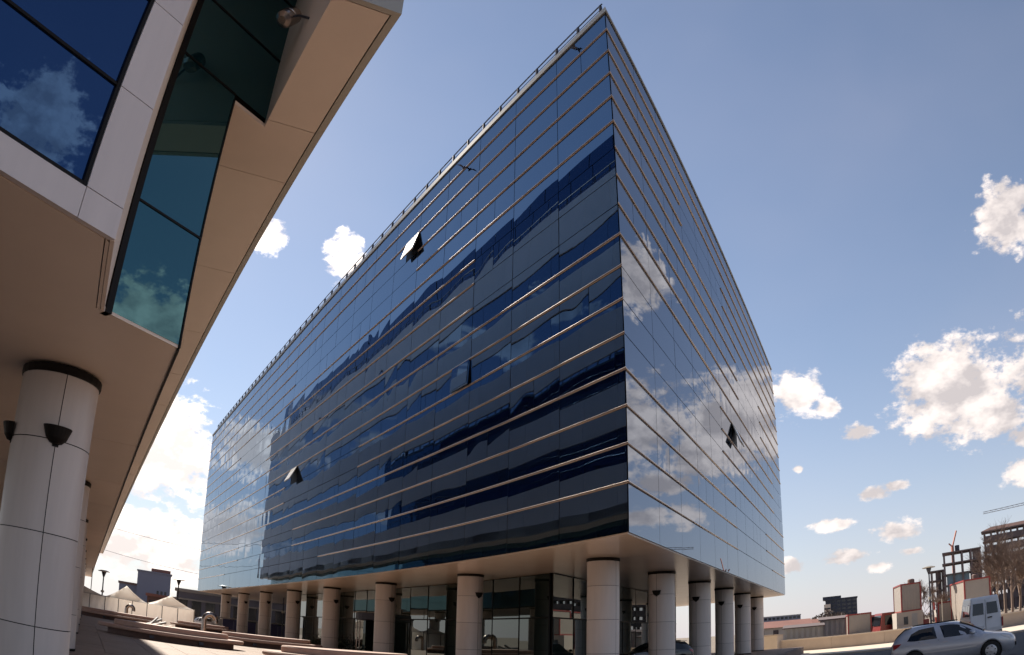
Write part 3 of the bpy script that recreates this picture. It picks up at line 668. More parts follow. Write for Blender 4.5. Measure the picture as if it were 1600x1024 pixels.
# ================================================================== CARS
def wheel(parent, x, y, r, side):
    ty = MB().lathe([(r * .62, -.10), (r * .93, -.105), (r, -.07), (r, .07), (r * .93, .105), (r * .62, .10)], 26, (0, 0, 0), 'y')
    o = ty.build('wheel', M_TYRE, parent, local=True, smooth=True); o.location = (x, y, r)
    rm = MB().lathe([(r * .66, 0.06 * side), (r * .64, .10 * side), (r * .5, .112 * side), (r * .2, .118 * side), (r * .05, .125 * side)], 26, (0, 0, 0), 'y').build('wheel_cover', M_RIM, o, local=True)
    if parent.get('detail'):
        for k in range(6):
            a = k * pi / 3 + .3; cx, cz = r * .46 * cos(a), r * .46 * sin(a)
            MB().lathe([(r * .075, .108 * side), (r * .07, .122 * side)], 8, (cx, 0, cz), 'y').build('vent_hole', M_BLACK, o, local=True)
def hatchback(loc, heading, paint, label, cat='car'):
    t = thing('parked_car', loc, label, cat, rz=heading)
    if paint == M_SILVER: t['detail'] = 1
    # x forward; stations: x, z_sill, z_belt, half width at belt, z_roof, half width of roof
    st = [(-2.10, .52, .72, .58, .74, .50), (-2.08, .34, .86, .74, .90, .62), (-2.0, .26, .93, .80, 1.02, .64), (-1.85, .24, .95, .835, 1.20, .62), (-1.65, .23, .95, .85, 1.37, .60),
          (-1.35, .22, .945, .86, 1.435, .595), (-.9, .21, .935, .868, 1.46, .60), (-.3, .21, .92, .872, 1.462, .60), (.15, .21, .91, .872, 1.42, .585), (.55, .21, .905, .87, 1.27, .58),
          (.9, .21, .90, .868, 1.09, .60), (1.12, .21, .895, .862, .96, .66), (1.45, .21, .86, .85, .895, .66), (1.8, .22, .80, .815, .835, .62), (2.0, .25, .72, .74, .76, .56), (2.10, .33, .62, .62, .65, .48), (2.13, .42, .54, .52, .56, .42)]
    rows = []
    for x, zs, zb, wb, zr, wr in st:
        half = [(wb * .86, zs), (wb * .975, zs + .10), (wb * 1.005, zs + (zb - zs) * .45), (wb * 1.0, zs + (zb - zs) * .8), (wb * .965, zb), (wb * .93 + (wr - wb * .93) * .5, zb + (zr - zb) * .52), (wr, zr - (zr - zb) * .10 - .006), (wr * .7, zr - .004), (0, zr + .012)]
        ring = [Vector((x, y, z)) for y, z in half] + [Vector((x, -y, z)) for y, z in reversed(half[:-1])]
        rows.append(ring)
    b = MB().grid(rows); n = len(rows[0]); b.f.append(tuple(range(n))); b.f.append(tuple(reversed(range((len(rows) - 1) * n, len(rows) * n))))
    body = smooth_by_angle(b.build('body', paint, t, local=True), 48)
    def side_y(x, z):
        for k in range(len(st) - 1):
            if st[k][0] <= x <= st[k + 1][0]:
                q = (x - st[k][0]) / (st[k + 1][0] - st[k][0]); a = [st[k][i] + (st[k + 1][i] - st[k][i]) * q for i in range(6)]
                _, zs, zb, wb, zr, wr = a
                pts = [(wb * .86, zs), (wb * .975, zs + .10), (wb * 1.005, zs + (zb - zs) * .45), (wb * 1.0, zs + (zb - zs) * .8), (wb * .965, zb), (wb * .93 + (wr - wb * .93) * .5, zb + (zr - zb) * .52), (wr, zr - (zr - zb) * .10 - .006), (wr * .7, zr - .004)]
                for i in range(len(pts) - 1):
                    if pts[i][1] <= z <= pts[i + 1][1]: return pts[i][0] + (pts[i + 1][0] - pts[i][0]) * (z - pts[i][1]) / max(1e-6, pts[i + 1][1] - pts[i][1])
                return pts[-2][0]
        return .8
    def side_panel(name, poly, m, off, parent, sd):   # a small patch laid on the car's side, following it
        mb = MB(); xs = [p[0] for p in poly]; x0, x1 = min(xs), max(xs); N = 8
        lo_, hi_ = [], []
        for i in range(N + 1):
            x = x0 + (x1 - x0) * i / N; zz = []
            for k in range(len(poly)):
                (xa, za), (xb, zb_) = poly[k], poly[(k + 1) % len(poly)]
                if abs(xb - xa) < 1e-9:
                    if abs(x - xa) < 1e-6: zz += [za, zb_]
                elif min(xa, xb) - 1e-6 <= x <= max(xa, xb) + 1e-6: zz.append(za + (zb_ - za) * (x - xa) / (xb - xa))
            lo_.append((x, min(zz))); hi_.append((x, max(zz)))
        rws = []
        for j in range(5):
            rws.append([Vector((x, sd * (side_y(x, zl_ + (zh - zl_) * j / 4) + off), zl_ + (zh - zl_) * j / 4)) for (x, zl_), (_, zh) in zip(lo_, hi_)])
        return mb.grid(rws).build(name, m, parent, local=True, smooth=True)
    for sd in (1, -1):
        side_panel('rear_window', [(-1.52, .99), (-1.40, 1.20), (-1.12, 1.33), (-.58, 1.365), (-.50, .97), (-1.3, .965)], M_CARGLASS, .007, t, sd)
        side_panel('front_window', [(-.36, .965), (-.43, 1.37), (-.05, 1.37), (.3, 1.30), (.78, 1.02), (.86, .95)], M_CARGLASS, .007, t, sd)
        for nm, xa, xb in (('rear_door', -1.12, -.46), ('front_door', -.46, .72)):
            dd = side_panel(nm, [(xa + .012, .30), (xa + .012, .93), (xb - .012, .93), (xb - .012, .30)], paint, .004, t, sd)
            x = xa; d = MB().hexa([Vector((x - .008, sd * (side_y(x, .3) + .005), .30)), Vector((x + .008, sd * (side_y(x, .3) + .005), .30)), Vector((x + .008, sd * side_y(x, .3) - .01 * sd, .30)), Vector((x - .008, sd * side_y(x, .3) - .01 * sd, .30))],
                       [Vector((x - .008, sd * (side_y(x, .92) + .005), .92)), Vector((x + .008, sd * (side_y(x, .92) + .005), .92)), Vector((x + .008, sd * side_y(x, .92) - .01 * sd, .92)), Vector((x - .008, sd * side_y(x, .92) - .01 * sd, .92))])
            d.build('door_gap', M_BLACK, dd, local=True)
            MB().box(xa + .12, xa + .32, sd * (side_y(xa + .2, .82) + .0) - .015, sd * (side_y(xa + .2, .82)) + .025 * sd + .012, .805, .84).build('handle', paint, dd, local=True)
        tr = MB(); tr.grid([[Vector((x, sd * (side_y(x, z) + .014), z)) for x in [-.98 + 1.8 * i / 10 for i in range(11)]] for z in (.52, .545, .57)]); tr.build('trim_strip', M_RIM, t, local=True)
        side_panel('tail_light', [(-2.02, .72), (-2.04, .92), (-1.72, .93), (-1.78, .86)], M_TAIL, .012, t, sd)
        side_panel('headlight', [(1.70, .74), (1.66, .79), (1.97, .70), (2.0, .60)], M_LAMPG, .012, t, sd)
        mir = MB().lathe([(.02, -.07), (.09, -.05), (.10, .02), (.05, .08)], 12, (.70, sd * .99, 1.0)).build('wing_mirror', paint, t, local=True, smooth=True)
        for x in (-1.28, 1.31):
            arch = MB(); ring = []
            for rr_, yo in ((.40, .005), (.335, -.02)): ring.append([Vector((x + rr_ * cos(a), sd * (side_y(x, max(.23, min(.85, .33 + rr_ * sin(a)))) + .012 + yo), .31 + rr_ * sin(a))) for a in [-.25 + (pi + .5) * k / 18 for k in range(19)]])
            arch.grid(ring); arch.build('wheel_arch', paint, t, local=True, smooth=True)
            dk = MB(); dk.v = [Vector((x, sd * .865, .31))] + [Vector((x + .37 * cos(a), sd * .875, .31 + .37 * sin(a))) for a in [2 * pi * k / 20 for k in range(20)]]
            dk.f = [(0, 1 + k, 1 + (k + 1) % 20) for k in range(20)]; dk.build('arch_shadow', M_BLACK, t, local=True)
            wheel(t, x, sd * .80, .315, sd)
    # windscreen and rear screen lie on the body, a touch proud
    MB().grid([[Vector((x, y, z)) for y in (-w_, -w_ / 2, 0, w_ / 2, w_)] for x, w_, z in ((.24, .50, 1.405), (.55, .53, 1.288), (.9, .56, 1.115), (1.08, .60, 1.005))]).build('windscreen', M_CARGLASS, t, local=True, smooth=True)
    MB().grid([[Vector((x, y, z)) for y in (-w_, -w_ / 2, 0, w_ / 2, w_)] for x, w_, z in ((-1.62, .53, 1.402), (-1.87, .55, 1.21), (-2.01, .57, 1.035))]).build('rear_screen', M_CARGLASS, t, local=True, smooth=True)
    MB().box(-1.78, -1.42, -.52, .52, 1.435, 1.462).build('roof_spoiler', paint, t, local=True)
    MB().box(-1.35, .1, .50, .54, 1.455, 1.485).build('roof_bar', M_BLACK, t, local=True); MB().box(-1.35, .1, -.54, -.50, 1.455, 1.485).build('roof_bar', M_BLACK, t, local=True)
    MB().box(2.0, 2.16, -.5, .5, .36, .48).build('grille', M_BLACK, t, local=True)
    return t
hd = math.atan2(-0.60, 0.80)
cp = pol(32.2, 27.0); cp.z = road_z(off_wall(cp)) + .002
hatchback(cp, hd, M_SILVER, 'silver five-door hatchback on the road, seen from its side')
hatchback(pol(10.6, 44, 0.01), R(200), M_CARB, 'black car glimpsed between the columns under the glass building')
# white van
def van(loc, heading, label):
    t = thing('parked_van', loc, label, 'van', rz=heading)
    prof = [(-2.6, .38), (-2.62, .75), (-2.55, 1.5), (-2.45, 2.35), (-2.35, 2.48), (1.1, 2.52), (1.35, 2.42), (1.95, 1.5), (2.55, 1.25), (2.75, 1.0), (2.78, .45), (2.6, .36)]
    rows = []
    for y, k in ((.97, 0), (.99, .0), (.90, 1), ): pass
    b = MB(); n = len(prof)
    def wz(z): return .97 if z < 1.2 else .97 - (z - 1.2) * .125
    L = [Vector((x, wz(z), z)) for x, z in prof]; Rr = [Vector((x, -wz(z), z)) for x, z in prof]
    b.v = L + Rr; b.f = [tuple(range(n)), tuple(reversed(range(n, 2 * n)))] + [(k, n + k, n + (k + 1) % n, (k + 1) % n) for k in range(n)]
    o = b.build('body', M_VANW, t, local=True)
    bv = o.modifiers.new('soft_edges', 'BEVEL'); bv.width = .06; bv.segments = 2; bv.limit_method = 'ANGLE'
    def rx(z): return -2.62 + (z - .75) * .095 if z > .75 else -2.62
    for sd in (1, -1):
        MB().hexa([(rx(1.5) - .02, sd * .10, 1.52), (rx(1.5) - .02, sd * .76, 1.52), (rx(1.5) + .05, sd * .76, 1.52), (rx(1.5) + .05, sd * .10, 1.52)], [(rx(2.12) - .02, sd * .10, 2.14), (rx(2.12) - .02, sd * .70, 2.14), (rx(2.12) + .05, sd * .70, 2.14), (rx(2.12) + .05, sd * .10, 2.14)]).build('rear_window', M_CARGLASS, t, local=True)
        MB().box(-2.66, -2.5, sd * .97 - .07, sd * .97 + .03, .75, 1.25).build('tail_light', M_TAIL, t, local=True)
        for x in (-1.5, 1.75): wheel(t, x, sd * .88, .34, sd)
        for x0, x1 in ((-2.25, -1.35), (-1.25, -.35), (-.25, .75)):
            MB().hexa([(x0, sd * (wz(1.5) + .012), 1.5), (x1, sd * (wz(1.5) + .012), 1.5), (x1, sd * (wz(1.5) - .03), 1.5), (x0, sd * (wz(1.5) - .03), 1.5)], [(x0, sd * (wz(2.1) + .012), 2.1), (x1, sd * (wz(2.1) + .012), 2.1), (x1, sd * (wz(2.1) - .03), 2.1), (x0, sd * (wz(2.1) - .03), 2.1)]).build('side_window', M_CARGLASS, t, local=True)
    MB().box(-2.645, -2.6, -.006, .006, .6, 2.3).build('door_seam', M_BLACK, t, local=True)
    MB().box(-2.66, -2.6, -.38, -.12, 1.30, 1.36).build('handle', M_BLACK, t, local=True)
    MB().box(-2.665, -2.6, .12, .66, .80, .92).build('number_plate', M_LAMPG, t, local=True)
    MB().box(-2.72, -2.5, -.95, .95, .38, .56).build('bumper', M_BLACK, t, local=True)
    return t
vh = math.atan2(cos(R(26)), sin(R(26)))
vp = pol(34.55, 47.0) + Vector((cos(vh), sin(vh), 0)) * 2.6; vp.z = road_z(off_wall(vp)) + .002
vn = van(vp, vh, 'white high-roofed van seen from behind, beyond the silver hatchback'); vn.scale = (1.05, 1.03, 1.08)

# ================================================================== WALL AND BUILDING SITE ON THE FAR SIDE OF THE ROAD
wl = thing('boundary_wall', PW(40, -.9, -.62), 'low sand-coloured concrete wall along the far side of the road', 'wall')
a = 40
while a < WL - 1:
    MB().fbox(PW, a + .01, a + 5.99, -1.1, -.75, -.62, .54).build('wall_panel', M_CONC, wl)
    MB().fbox(PW, a + .005, a + 5.995, -1.17, -.68, .542, .66).build('coping_stone', M_CONCL, wl); a += 6
pr0 = thing('gate_pier', PW(38.2, -.9, -.62), 'square pale pier at the end of the low wall near the last columns', 'pier')
MB().fbox(PW, 36.8, 39.7, -1.6, -.4, -.62, 1.2).build('pier_body', M_CONCL, pr0); MB().fbox(PW, 36.7, 39.8, -1.7, -.3, 1.202, 1.33).build('pier_cap', M_CONC, pr0)
def container(az, dist, w_, h_, z0, dp, face, label, name='site_container', door=True):
    """site cabin: frame of red posts and rails, ribbed pale panels"""
    p = pol(az, dist); t = thing(name, (p.x, p.y, z0), label, 'site cabin', 'red-framed site cabins', rz=R(face))
    hw, hd_ = w_ / 2, dp / 2; e = .14
    if z0 < 2: MB().box(-hw + .1, hw - .1, -hd_ + .1, hd_ - .1, -z0 - .85, .0).build('plinth', M_RAWC, t, local=True)
    for sx in (-1, 1):
        for sy in (-1, 1): MB().box(sx * hw - (e if sx > 0 else 0), sx * hw + (0 if sx > 0 else e), sy * hd_ - (e if sy > 0 else 0), sy * hd_ + (0 if sy > 0 else e), 0, h_).build('corner_post', M_RED, t, local=True)
    for z in (0.002, h_ - e - .002):
        for sy in (-1, 1): MB().box(-hw + e, hw - e, sy * hd_ - (e if sy > 0 else 0), sy * hd_ + (0 if sy > 0 else e), z, z + e).build('frame_rail', M_RED, t, local=True)
        for sx in (-1, 1): MB().box(sx * hw - (e if sx > 0 else 0), sx * hw + (0 if sx > 0 else e), -hd_ + e, hd_ - e, z, z + e).build('frame_rail', M_RED, t, local=True)
    for sy in (-1, 1):
        nrib = max(4, int((w_ - 2 * e) / .3)); rows = [[], []]
        for k in range(nrib * 2 + 1):
            x = -hw + e + (w_ - 2 * e) * k / (nrib * 2); y = sy * (hd_ - .06 + (.006 if k % 2 else 0))
            rows[0].append((x, y, e)); rows[1].append((x, y, h_ - e))
        MB().grid(rows).build('wall_panel', M_CPANEL, t, local=True)
    for sx in (-1, 1): MB().box(sx * (hw - .08) - .01, sx * (hw - .08) + .01, -hd_ + e, hd_ - e, e, h_ - e).build('wall_panel', M_CPANEL, t, local=True)
    MB().box(-hw + .02, hw - .02, -hd_ + .02, hd_ - .02, h_ - .05, h_ - .01).build('roof_panel', M_GREYST, t, local=True)
    return t
container(28.85, 85, 2.2, 2.9, 2.25, 5.8, 8 - 28, 'red-framed cabin raised on top of a white hut, left of the tall street lamp')
container(33.5, 78, 2.7, 3.9, .45, 6, 14 - 33, 'tall red-framed cabin with a lamp on its roof, behind the white van')
container(25.25, 84, 2.5, 2.35, .35, 5, -22, 'single red-framed cabin standing on the ground behind the low wall')
container(31.6, 84, 1.7, 2.3, .45, 3, -28, 'narrow red-framed hut between the street lamp and the van')
p = pol(28.75, 84.5); h = thing('site_hut', (p.x, p.y, 0), 'white hut under the raised red-framed cabin', 'hut', rz=R(-22))
MB().box(-1.3, 1.5, -2.4, 2.4, -.85, 2.25).build('wall', M_PLASTER, h, local=True); MB().box(-.55, -.1, -2.43, -2.38, .95, 1.75).build('window', M_WIN, h, local=True); MB().box(.3, .9, -2.44, -2.38, .1, 2.0).build('door', M_GREYST, h, local=True)
def boxl(name, az, dist, z, label, cat, r=.28):
    p = pol(az, dist, z); t = MB().lathe([(r * .6, 0), (r, .1), (r, .42), (r * .7, .52)], 12, p).build(name, M_STONED); return tag(t, label, cat)
boxl('roof_vent', 33.95, 78, 4.34, 'round brown vent on the tall cabin roof behind the van', 'vent', .35)
boxl('roof_vent', 29.2, 84.6, 5.14, 'dark vent on the roof of the raised cabin', 'vent', .38)
# red lorry and fire-red bus
def lorry(az, dist, heading, label, L=7.0, cabin=True):
    p = pol(az, dist, -.8); t = thing('red_lorry', p, label, 'lorry', rz=heading); t.scale = (1.15, 1.15, 1.22)
    MB().box(-L / 2, L / 2 - 2.0, -1.2, 1.2, .8, 1.65).build('load_body', M_LORRY, t, local=True)
    c = MB().hexa([(L / 2 - 1.95, -1.2, .6), (L / 2, -1.2, .6), (L / 2, 1.2, .6), (L / 2 - 1.95, 1.2, .6)], [(L / 2 - 1.95, -1.15, 2.7), (L / 2 - .35, -1.15, 2.7), (L / 2 - .35, 1.15, 2.7), (L / 2 - 1.95, 1.15, 2.7)]).build('cab', M_LORRY, t, local=True)
    MB().hexa([(L / 2 - .19, -1.05, 1.6), (L / 2 - .10, -1.05, 1.6), (L / 2 - .10, 1.05, 1.6), (L / 2 - .19, 1.05, 1.6)], [(L / 2 - .36, -1.0, 2.5), (L / 2 - .27, -1.0, 2.5), (L / 2 - .27, 1.0, 2.5), (L / 2 - .36, 1.0, 2.5)]).build('windscreen', M_CARGLASS, t, local=True)
    for sd in (1, -1):
        MB().box(L / 2 - 1.7, L / 2 - .6, sd * 1.175 - .03, sd * 1.175 + .03, 1.6, 2.45).build('side_window', M_CARGLASS, t, local=True)
        for x in (-L / 2 + 1.2, L / 2 - 1.2): wheel(t, x, sd * 1.05, .5, sd)
    return t
lorry(28.3, 89, R(172), 'red lorry parked behind the low wall, dark cab windows', 5.2)
lorry(26.75, 98, R(210), 'second red lorry standing just right of the single cabin', 4.6)
# tall street lamps
def street_lamp(pos, h_, label, r=.09):
    t = thing('street_lamp', pos, label, 'street lamp', 'street lamps around the plaza')
    P0 = Vector(pos)
    MB().tube([P0 - Vector((0, 0, .75)), P0 + Vector((0, 0, h_ * .45))], r, 8, r * .9).build('pole', M_STEEL, t)
    MB().tube([P0 + Vector((0, 0, h_ * .45)), P0 + Vector((0, 0, h_ - .35))], r * .75, 8, r * .6).build('pole', M_STEEL, t)
    MB().lathe([(r * .8, h_ - .75), (r * 2.4, h_ - .22), (r * 2.4, h_ - .15)], 12, P0).build('lamp_body', M_STEEL, t)
    MB().lathe([(r * 6, h_ - .12), (r * 6.4, h_ - .06), (r * 3, h_ + .06)], 16, P0).build('lamp_shade', M_COPING, t)
    MB().lathe([(r * 1.8, h_ * .5), (r * 1.8, h_ * .5 + .25)], 10, P0).build('collar', M_COPING, t)
    return t
street_lamp(pol(30.55, 80, -.1), 6.5, 'tall street lamp right of the raised red-framed cabin', .11)
street_lamp(pol(-29.05, 96), 5.2, 'street lamp rising behind the tent next to the shaded soffit', .12)
street_lamp(pol(-23.55, 104), 6.0, 'street lamp between the grey block and the glass building', .13)
for az, d_, hh, lb in ((31.4, 78, 3.0, 'thin pale pole beside the narrow red hut'), (-29.9, 90, 5.0, 'thin pole at the edge of the shaded soffit')):
    tag(MB().tube([pol(az, d_, -.82), pol(az, d_, hh)], .05, 6).build('pole', M_COPING), lb, 'pole')
sb = thing('striped_post', pol(31.0, 76, -.8), 'leaning white and red post left of the narrow red hut', 'post')
for k in range(5):
    q0 = pol(31.05 - .05 * k, 76, -.85 + .72 * k); q1 = pol(31.05 - .05 * (k + 1), 76, -.85 + .72 * (k + 1))
    MB().tube([q0, q1], .09, 7).build('post_band', M_TARP if k % 2 else M_RED, sb)
wp = PR(29.5, -6.6, ZG)
post = thing('barrier_post', (wp.x, wp.y, 0), 'white rounded barrier post among the columns', 'post')
MB().lathe([(.26, 0), (.26, 2.2), (.2, 2.42), (.06, 2.5)], 16, wp).build('post_body', M_TARP, post); MB().fbox(PR, 29.3, 29.42, -6.6, -6.3, ZG + .1, .4).build('blue_stripe', M_BLUE, post)

# ---------------------------------------------------- concrete frame buildings, crane, far blocks
def frame_block(az, dist, w_, dp, floors, fh, ncol, label, face, roofov=1.2, wallbays=(), sp=0):
    p = pol(az, dist); t = thing('unfinished_block', (p.x, p.y, -.1), label, 'building', rz=R(face))
    for k in range(floors + 1):
        ov = roofov if k == floors else .7
        MB().box(-w_ / 2 - ov, w_ / 2 + ov, -dp / 2 - ov, dp / 2 + ov, k * fh - .35, k * fh).build('floor_slab', M_RAWC, t, local=True)
    for i in range(ncol):
        x = -w_ / 2 + w_ * i / (ncol - 1)
        for y in (-dp / 2, 0, dp / 2): MB().box(x - .3, x + .3, y - .3, y + .3, -.8, floors * fh - .36).build('pillar', M_RAWC, t, local=True)
    if sp:
        for k in range(1, floors):
            for y in (-dp / 2 - .32, dp / 2 + .05): MB().box(-w_ / 2 - .3, w_ / 2 + .3, y, y + .25, k * fh + .005, k * fh + fh * sp).build('parapet_wall', M_RAWC, t, local=True)
    for (k0, k1, x0, x1, m) in wallbays:
        MB().box(x0, x1, -dp / 2 + .35, -dp / 2 + .6, k0 * fh + .01, k1 * fh - .37).build('infill_wall', m, t, local=True)
    return t
f1 = frame_block(38.6, 260, 34, 6, 8, 3.15, 16, 'bare concrete frame of a tall block with dark roof slab under the grey crane jib', -36, 1.0,
            [(0, 1, -17, 17, M_RAWC), (1, 3, -10, 17, M_RAWC)], .5)
MB().hexa([(-18, -4, 25.22), (18, -4, 25.22), (18, 4, 25.22), (-18, 4, 25.22)], [(-14.5, -2, 26.4), (17, -2, 26.4), (17, 2, 26.4), (-14.5, 2, 26.4)]).build('roof', M_STONED, f1, local=True)
f2 = frame_block(33.05, 250, 11.5, 10, 6, 3.3, 5, 'smaller unfinished block with open floors in front of the red crane', -32, .5,
            [(0, 4, -5.2, 2.0, M_TEALW), (0, 5, 2.6, 5.6, M_RAWC), (4, 6, 3.3, 5.6, M_RAWC)])
f3 = frame_block(31.15, 252, 3.6, 8, 5, 3.0, 3, 'narrow concrete stair frame left of the smaller unfinished block', -30, .9, [(0, 5, -.6, 1.2, M_RAWC)])
gl_ = MB(); p_ = pol(32.6, 243)
cr = thing('tower_crane', pol(32.4, 275), 'red tower crane standing behind the smaller unfinished block', 'crane')
P0 = pol(32.4, 275)
MB().tube([P0, P0 + Vector((0, 0, 24))], .55, 4).build('mast', M_CRANE, cr)
MB().tube([P0 + Vector((0, 0, 23.4)), pol(32.78, 275, 28.8)], .3, 4).build('jib', M_CRANE, cr)
MB().tube([P0 + Vector((0, 0, 23.6)), pol(32.15, 275, 24.8)], .25, 4).build('counter_jib', M_CRANE, cr)
pcb = pol(32.75, 275, 23.0); MB().box(pcb.x - .6, pcb.x + .6, pcb.y - .6, pcb.y + .6, 21.7, 23.8).build('counterweight', M_STEEL, cr)
cr2 = thing('tower_crane', pol(44, 300), 'grey crane jib reaching in over the tall concrete frame', 'crane')
P0 = pol(44, 300); MB().tube([P0, P0 + Vector((0, 0, 38))], .8, 4).build('mast', M_GREYST, cr2)
j0, j1 = pol(34.9, 300, 35.6), pol(44.5, 300, 36.4)
for off in (0, 1.1): MB().tube([j0 + Vector((0, 0, off * .6)), j1 + Vector((0, 0, off))], .12, 4).build('jib_chord', M_GREYST, cr2)
for k in range(24):
    a_, b_ = j0.lerp(j1, k / 24), j0.lerp(j1, (k + .5) / 24); MB().tube([a_, b_ + Vector((0, 0, .6 + .4 * k / 24)), j0.lerp(j1, (k + 1) / 24)], .06, 3).build('jib_brace', M_GREYST, cr2)
# dark glass office block
def block(name, az, dist, w_, dp, h_, face, m, label, rows=0, cols=0, wm=None, roof=None, wside=None, rh=.5):
    p = pol(az, dist); t = thing(name, (p.x, p.y, -.1), label, 'building', rz=R(face))
    wall = MB().box(-w_ / 2, w_ / 2, -dp / 2, dp / 2, -.8, h_).build('wall', m, t, local=True)
    for r_ in range(rows):
        for c_ in range(cols):
            x0 = -w_ / 2 + w_ * (c_ + .16) / cols; x1 = -w_ / 2 + w_ * (c_ + .84) / cols; z0 = h_ * (r_ + .3) / rows; z1 = h_ * (r_ + .82) / rows
            wobj = MB().box(x0, x1, -dp / 2 - .05, -dp / 2 + .1, z0, z1).build('window', wm or M_WIN, t, local=True)
    MB().box(-w_ / 2 - .3, w_ / 2 + .3, -dp / 2 - .3, dp / 2 + .3, h_ + .005, h_ + rh).build('roof', roof or M_RAWC, t, local=True)
    return t
bb = block('dark_glass_block', 24.05, 330, 13, 12, 12.6, -24, M_STEEL, 'dark glass office block standing alone on the horizon', 8, 6, M_WIN, M_STEEL)
MB().box(-7.1, -4.4, -6.9, -6.0, 1, 11.0).build('stair_bay', M_CONCL, bb, local=True)
for k in range(4): MB().box(-7.0, -4.5, -7.0, -6.85, 2 + 2.3 * k, 2.6 + 2.3 * k).build('window', M_WIN, bb, local=True)
MB().box(-7.6, 0, -4, 5, 12.8, 14.2).build('plant_room', M_STEEL, bb, local=True)
block('far_block', 19.75, 520, 24, 12, 11.5, -20, M_GREYB, 'low grey-blue block on the horizon right of the last column', 4, 9, M_WIN, M_GREYST)
def house(az, dist, w_, dp, h_, rh, face, label, wm):
    p = pol(az, dist); t = thing('house', (p.x, p.y, -.1), label, 'house', 'low houses beyond the wall', rz=R(face))
    MB().box(-w_ / 2, w_ / 2, -dp / 2, dp / 2, -.8, h_).build('wall', wm, t, local=True)
    rf = MB(); o_ = .5
    rf.v = [Vector(q) for q in ((-w_ / 2 - o_, -dp / 2 - o_, h_), (w_ / 2 + o_, -dp / 2 - o_, h_), (w_ / 2 + o_, dp / 2 + o_, h_), (-w_ / 2 - o_, dp / 2 + o_, h_), (-w_ / 2 - o_, 0, h_ + rh), (w_ / 2 + o_, 0, h_ + rh))]
    rf.f = [(0, 1, 5, 4), (2, 3, 4, 5), (0, 4, 3), (1, 2, 5), (3, 2, 1, 0)]
    rf.build('roof', M_ROOFR, t, local=True)
    for k in range(int(w_ / 3)):
        x = -w_ / 2 + 1.2 + 3 * k; MB().box(x, x + 1.1, -dp / 2 - .04, -dp / 2 + .1, h_ * .35, h_ * .8).build('window', M_WIN, t, local=True)
house(19.6, 170, 12, 8, 2.6, 1.4, -15, 'long low house with brick-red roof beside the last column', M_PLASTER)
house(21.4, 210, 8, 7, 2.6, 1.6, -25, 'small house with faded red roof below the wooded hill', M_PLASTER)
# sheds of pale sheet metal behind the wall
def shed(az, dist, w_, h_, label, m=M_GREYST, face=-22):
    p = pol(az, dist); t = thing('site_shed', (p.x, p.y, -.1), label, 'shed', rz=R(face))
    n_ = max(4, int(w_ / .6)); rows = [[], []]
    for k in range(n_ * 2 + 1):
        x = -w_ / 2 + w_ * k / (2 * n_); y = -2 + (.05 if k % 2 else 0); rows[0].append((x, y, 0)); rows[1].append((x, y, h_))
    MB().grid(rows).build('front_sheet', m, t, local=True); MB().box(-w_ / 2, w_ / 2, -1.9, 2, -.8, h_ - .05).build('wall', m, t, local=True)
    MB().hexa([(-w_ / 2 - .2, -2.3, h_), (w_ / 2 + .2, -2.3, h_), (w_ / 2 + .2, 2.2, h_), (-w_ / 2 - .2, 2.2, h_)], [(-w_ / 2 - .2, -2.3, h_ + .12), (w_ / 2 + .2, -2.3, h_ + .12), (w_ / 2 + .2, 2.2, h_ + .45), (-w_ / 2 - .2, 2.2, h_ + .45)]).build('roof', M_RAWC, t, local=True)
shed(21.3, 88, 4.2, 1.9, 'low grey sheet-metal shed behind the pale pier'); shed(23.6, 92, 3.6, 2.5, 'taller pale sheet-metal shed next to the single cabin')
shed(22.5, 100, 5, 1.5, 'long low grey shed between two sheet-metal sheds', M_CONC)
block('small_tower_block', 27.15, 300, 5, 5, 3.4, -27, M_GREYB, 'tiny grey block seen between the cabins on the horizon', 2, 2)
# wooded rise on the horizon
def wood(az0, az1, dist, h_, seed, label):
    rr = random.Random(seed); b = MB()
    n_ = 900
    for k in range(n_):
        a_ = az0 + (az1 - az0) * rr.random(); q = (a_ - az0) / (az1 - az0); top = h_ * (sin(pi * q) ** .6) * (.75 + .25 * sin(9 * q + seed))
        c = pol(a_, dist + rr.uniform(-12, 12), top * rr.random() ** .6); s_ = rr.uniform(.5, 1.5)
        for _ in range(3):
            d1 = Vector((rr.gauss(0, 1), rr.gauss(0, 1), rr.gauss(0, 1.3))).normalized() * s_; d2 = Vector((rr.gauss(0, 1), rr.gauss(0, 1), rr.gauss(0, 1))).normalized() * s_ * .5
            b.quad(c, c + d1, c + d1 + d2, c + d2)
    o = b.build('far_woodland', M_HILL); tag(o, label, 'woodland', kind='stuff')
wood(19.5, 26.5, 300, 7.5, 3, 'bare brown woodland on the rise below the dark glass block')
wood(28.3, 45, 330, 6.0, 5, 'bare brown woodland behind the building site')
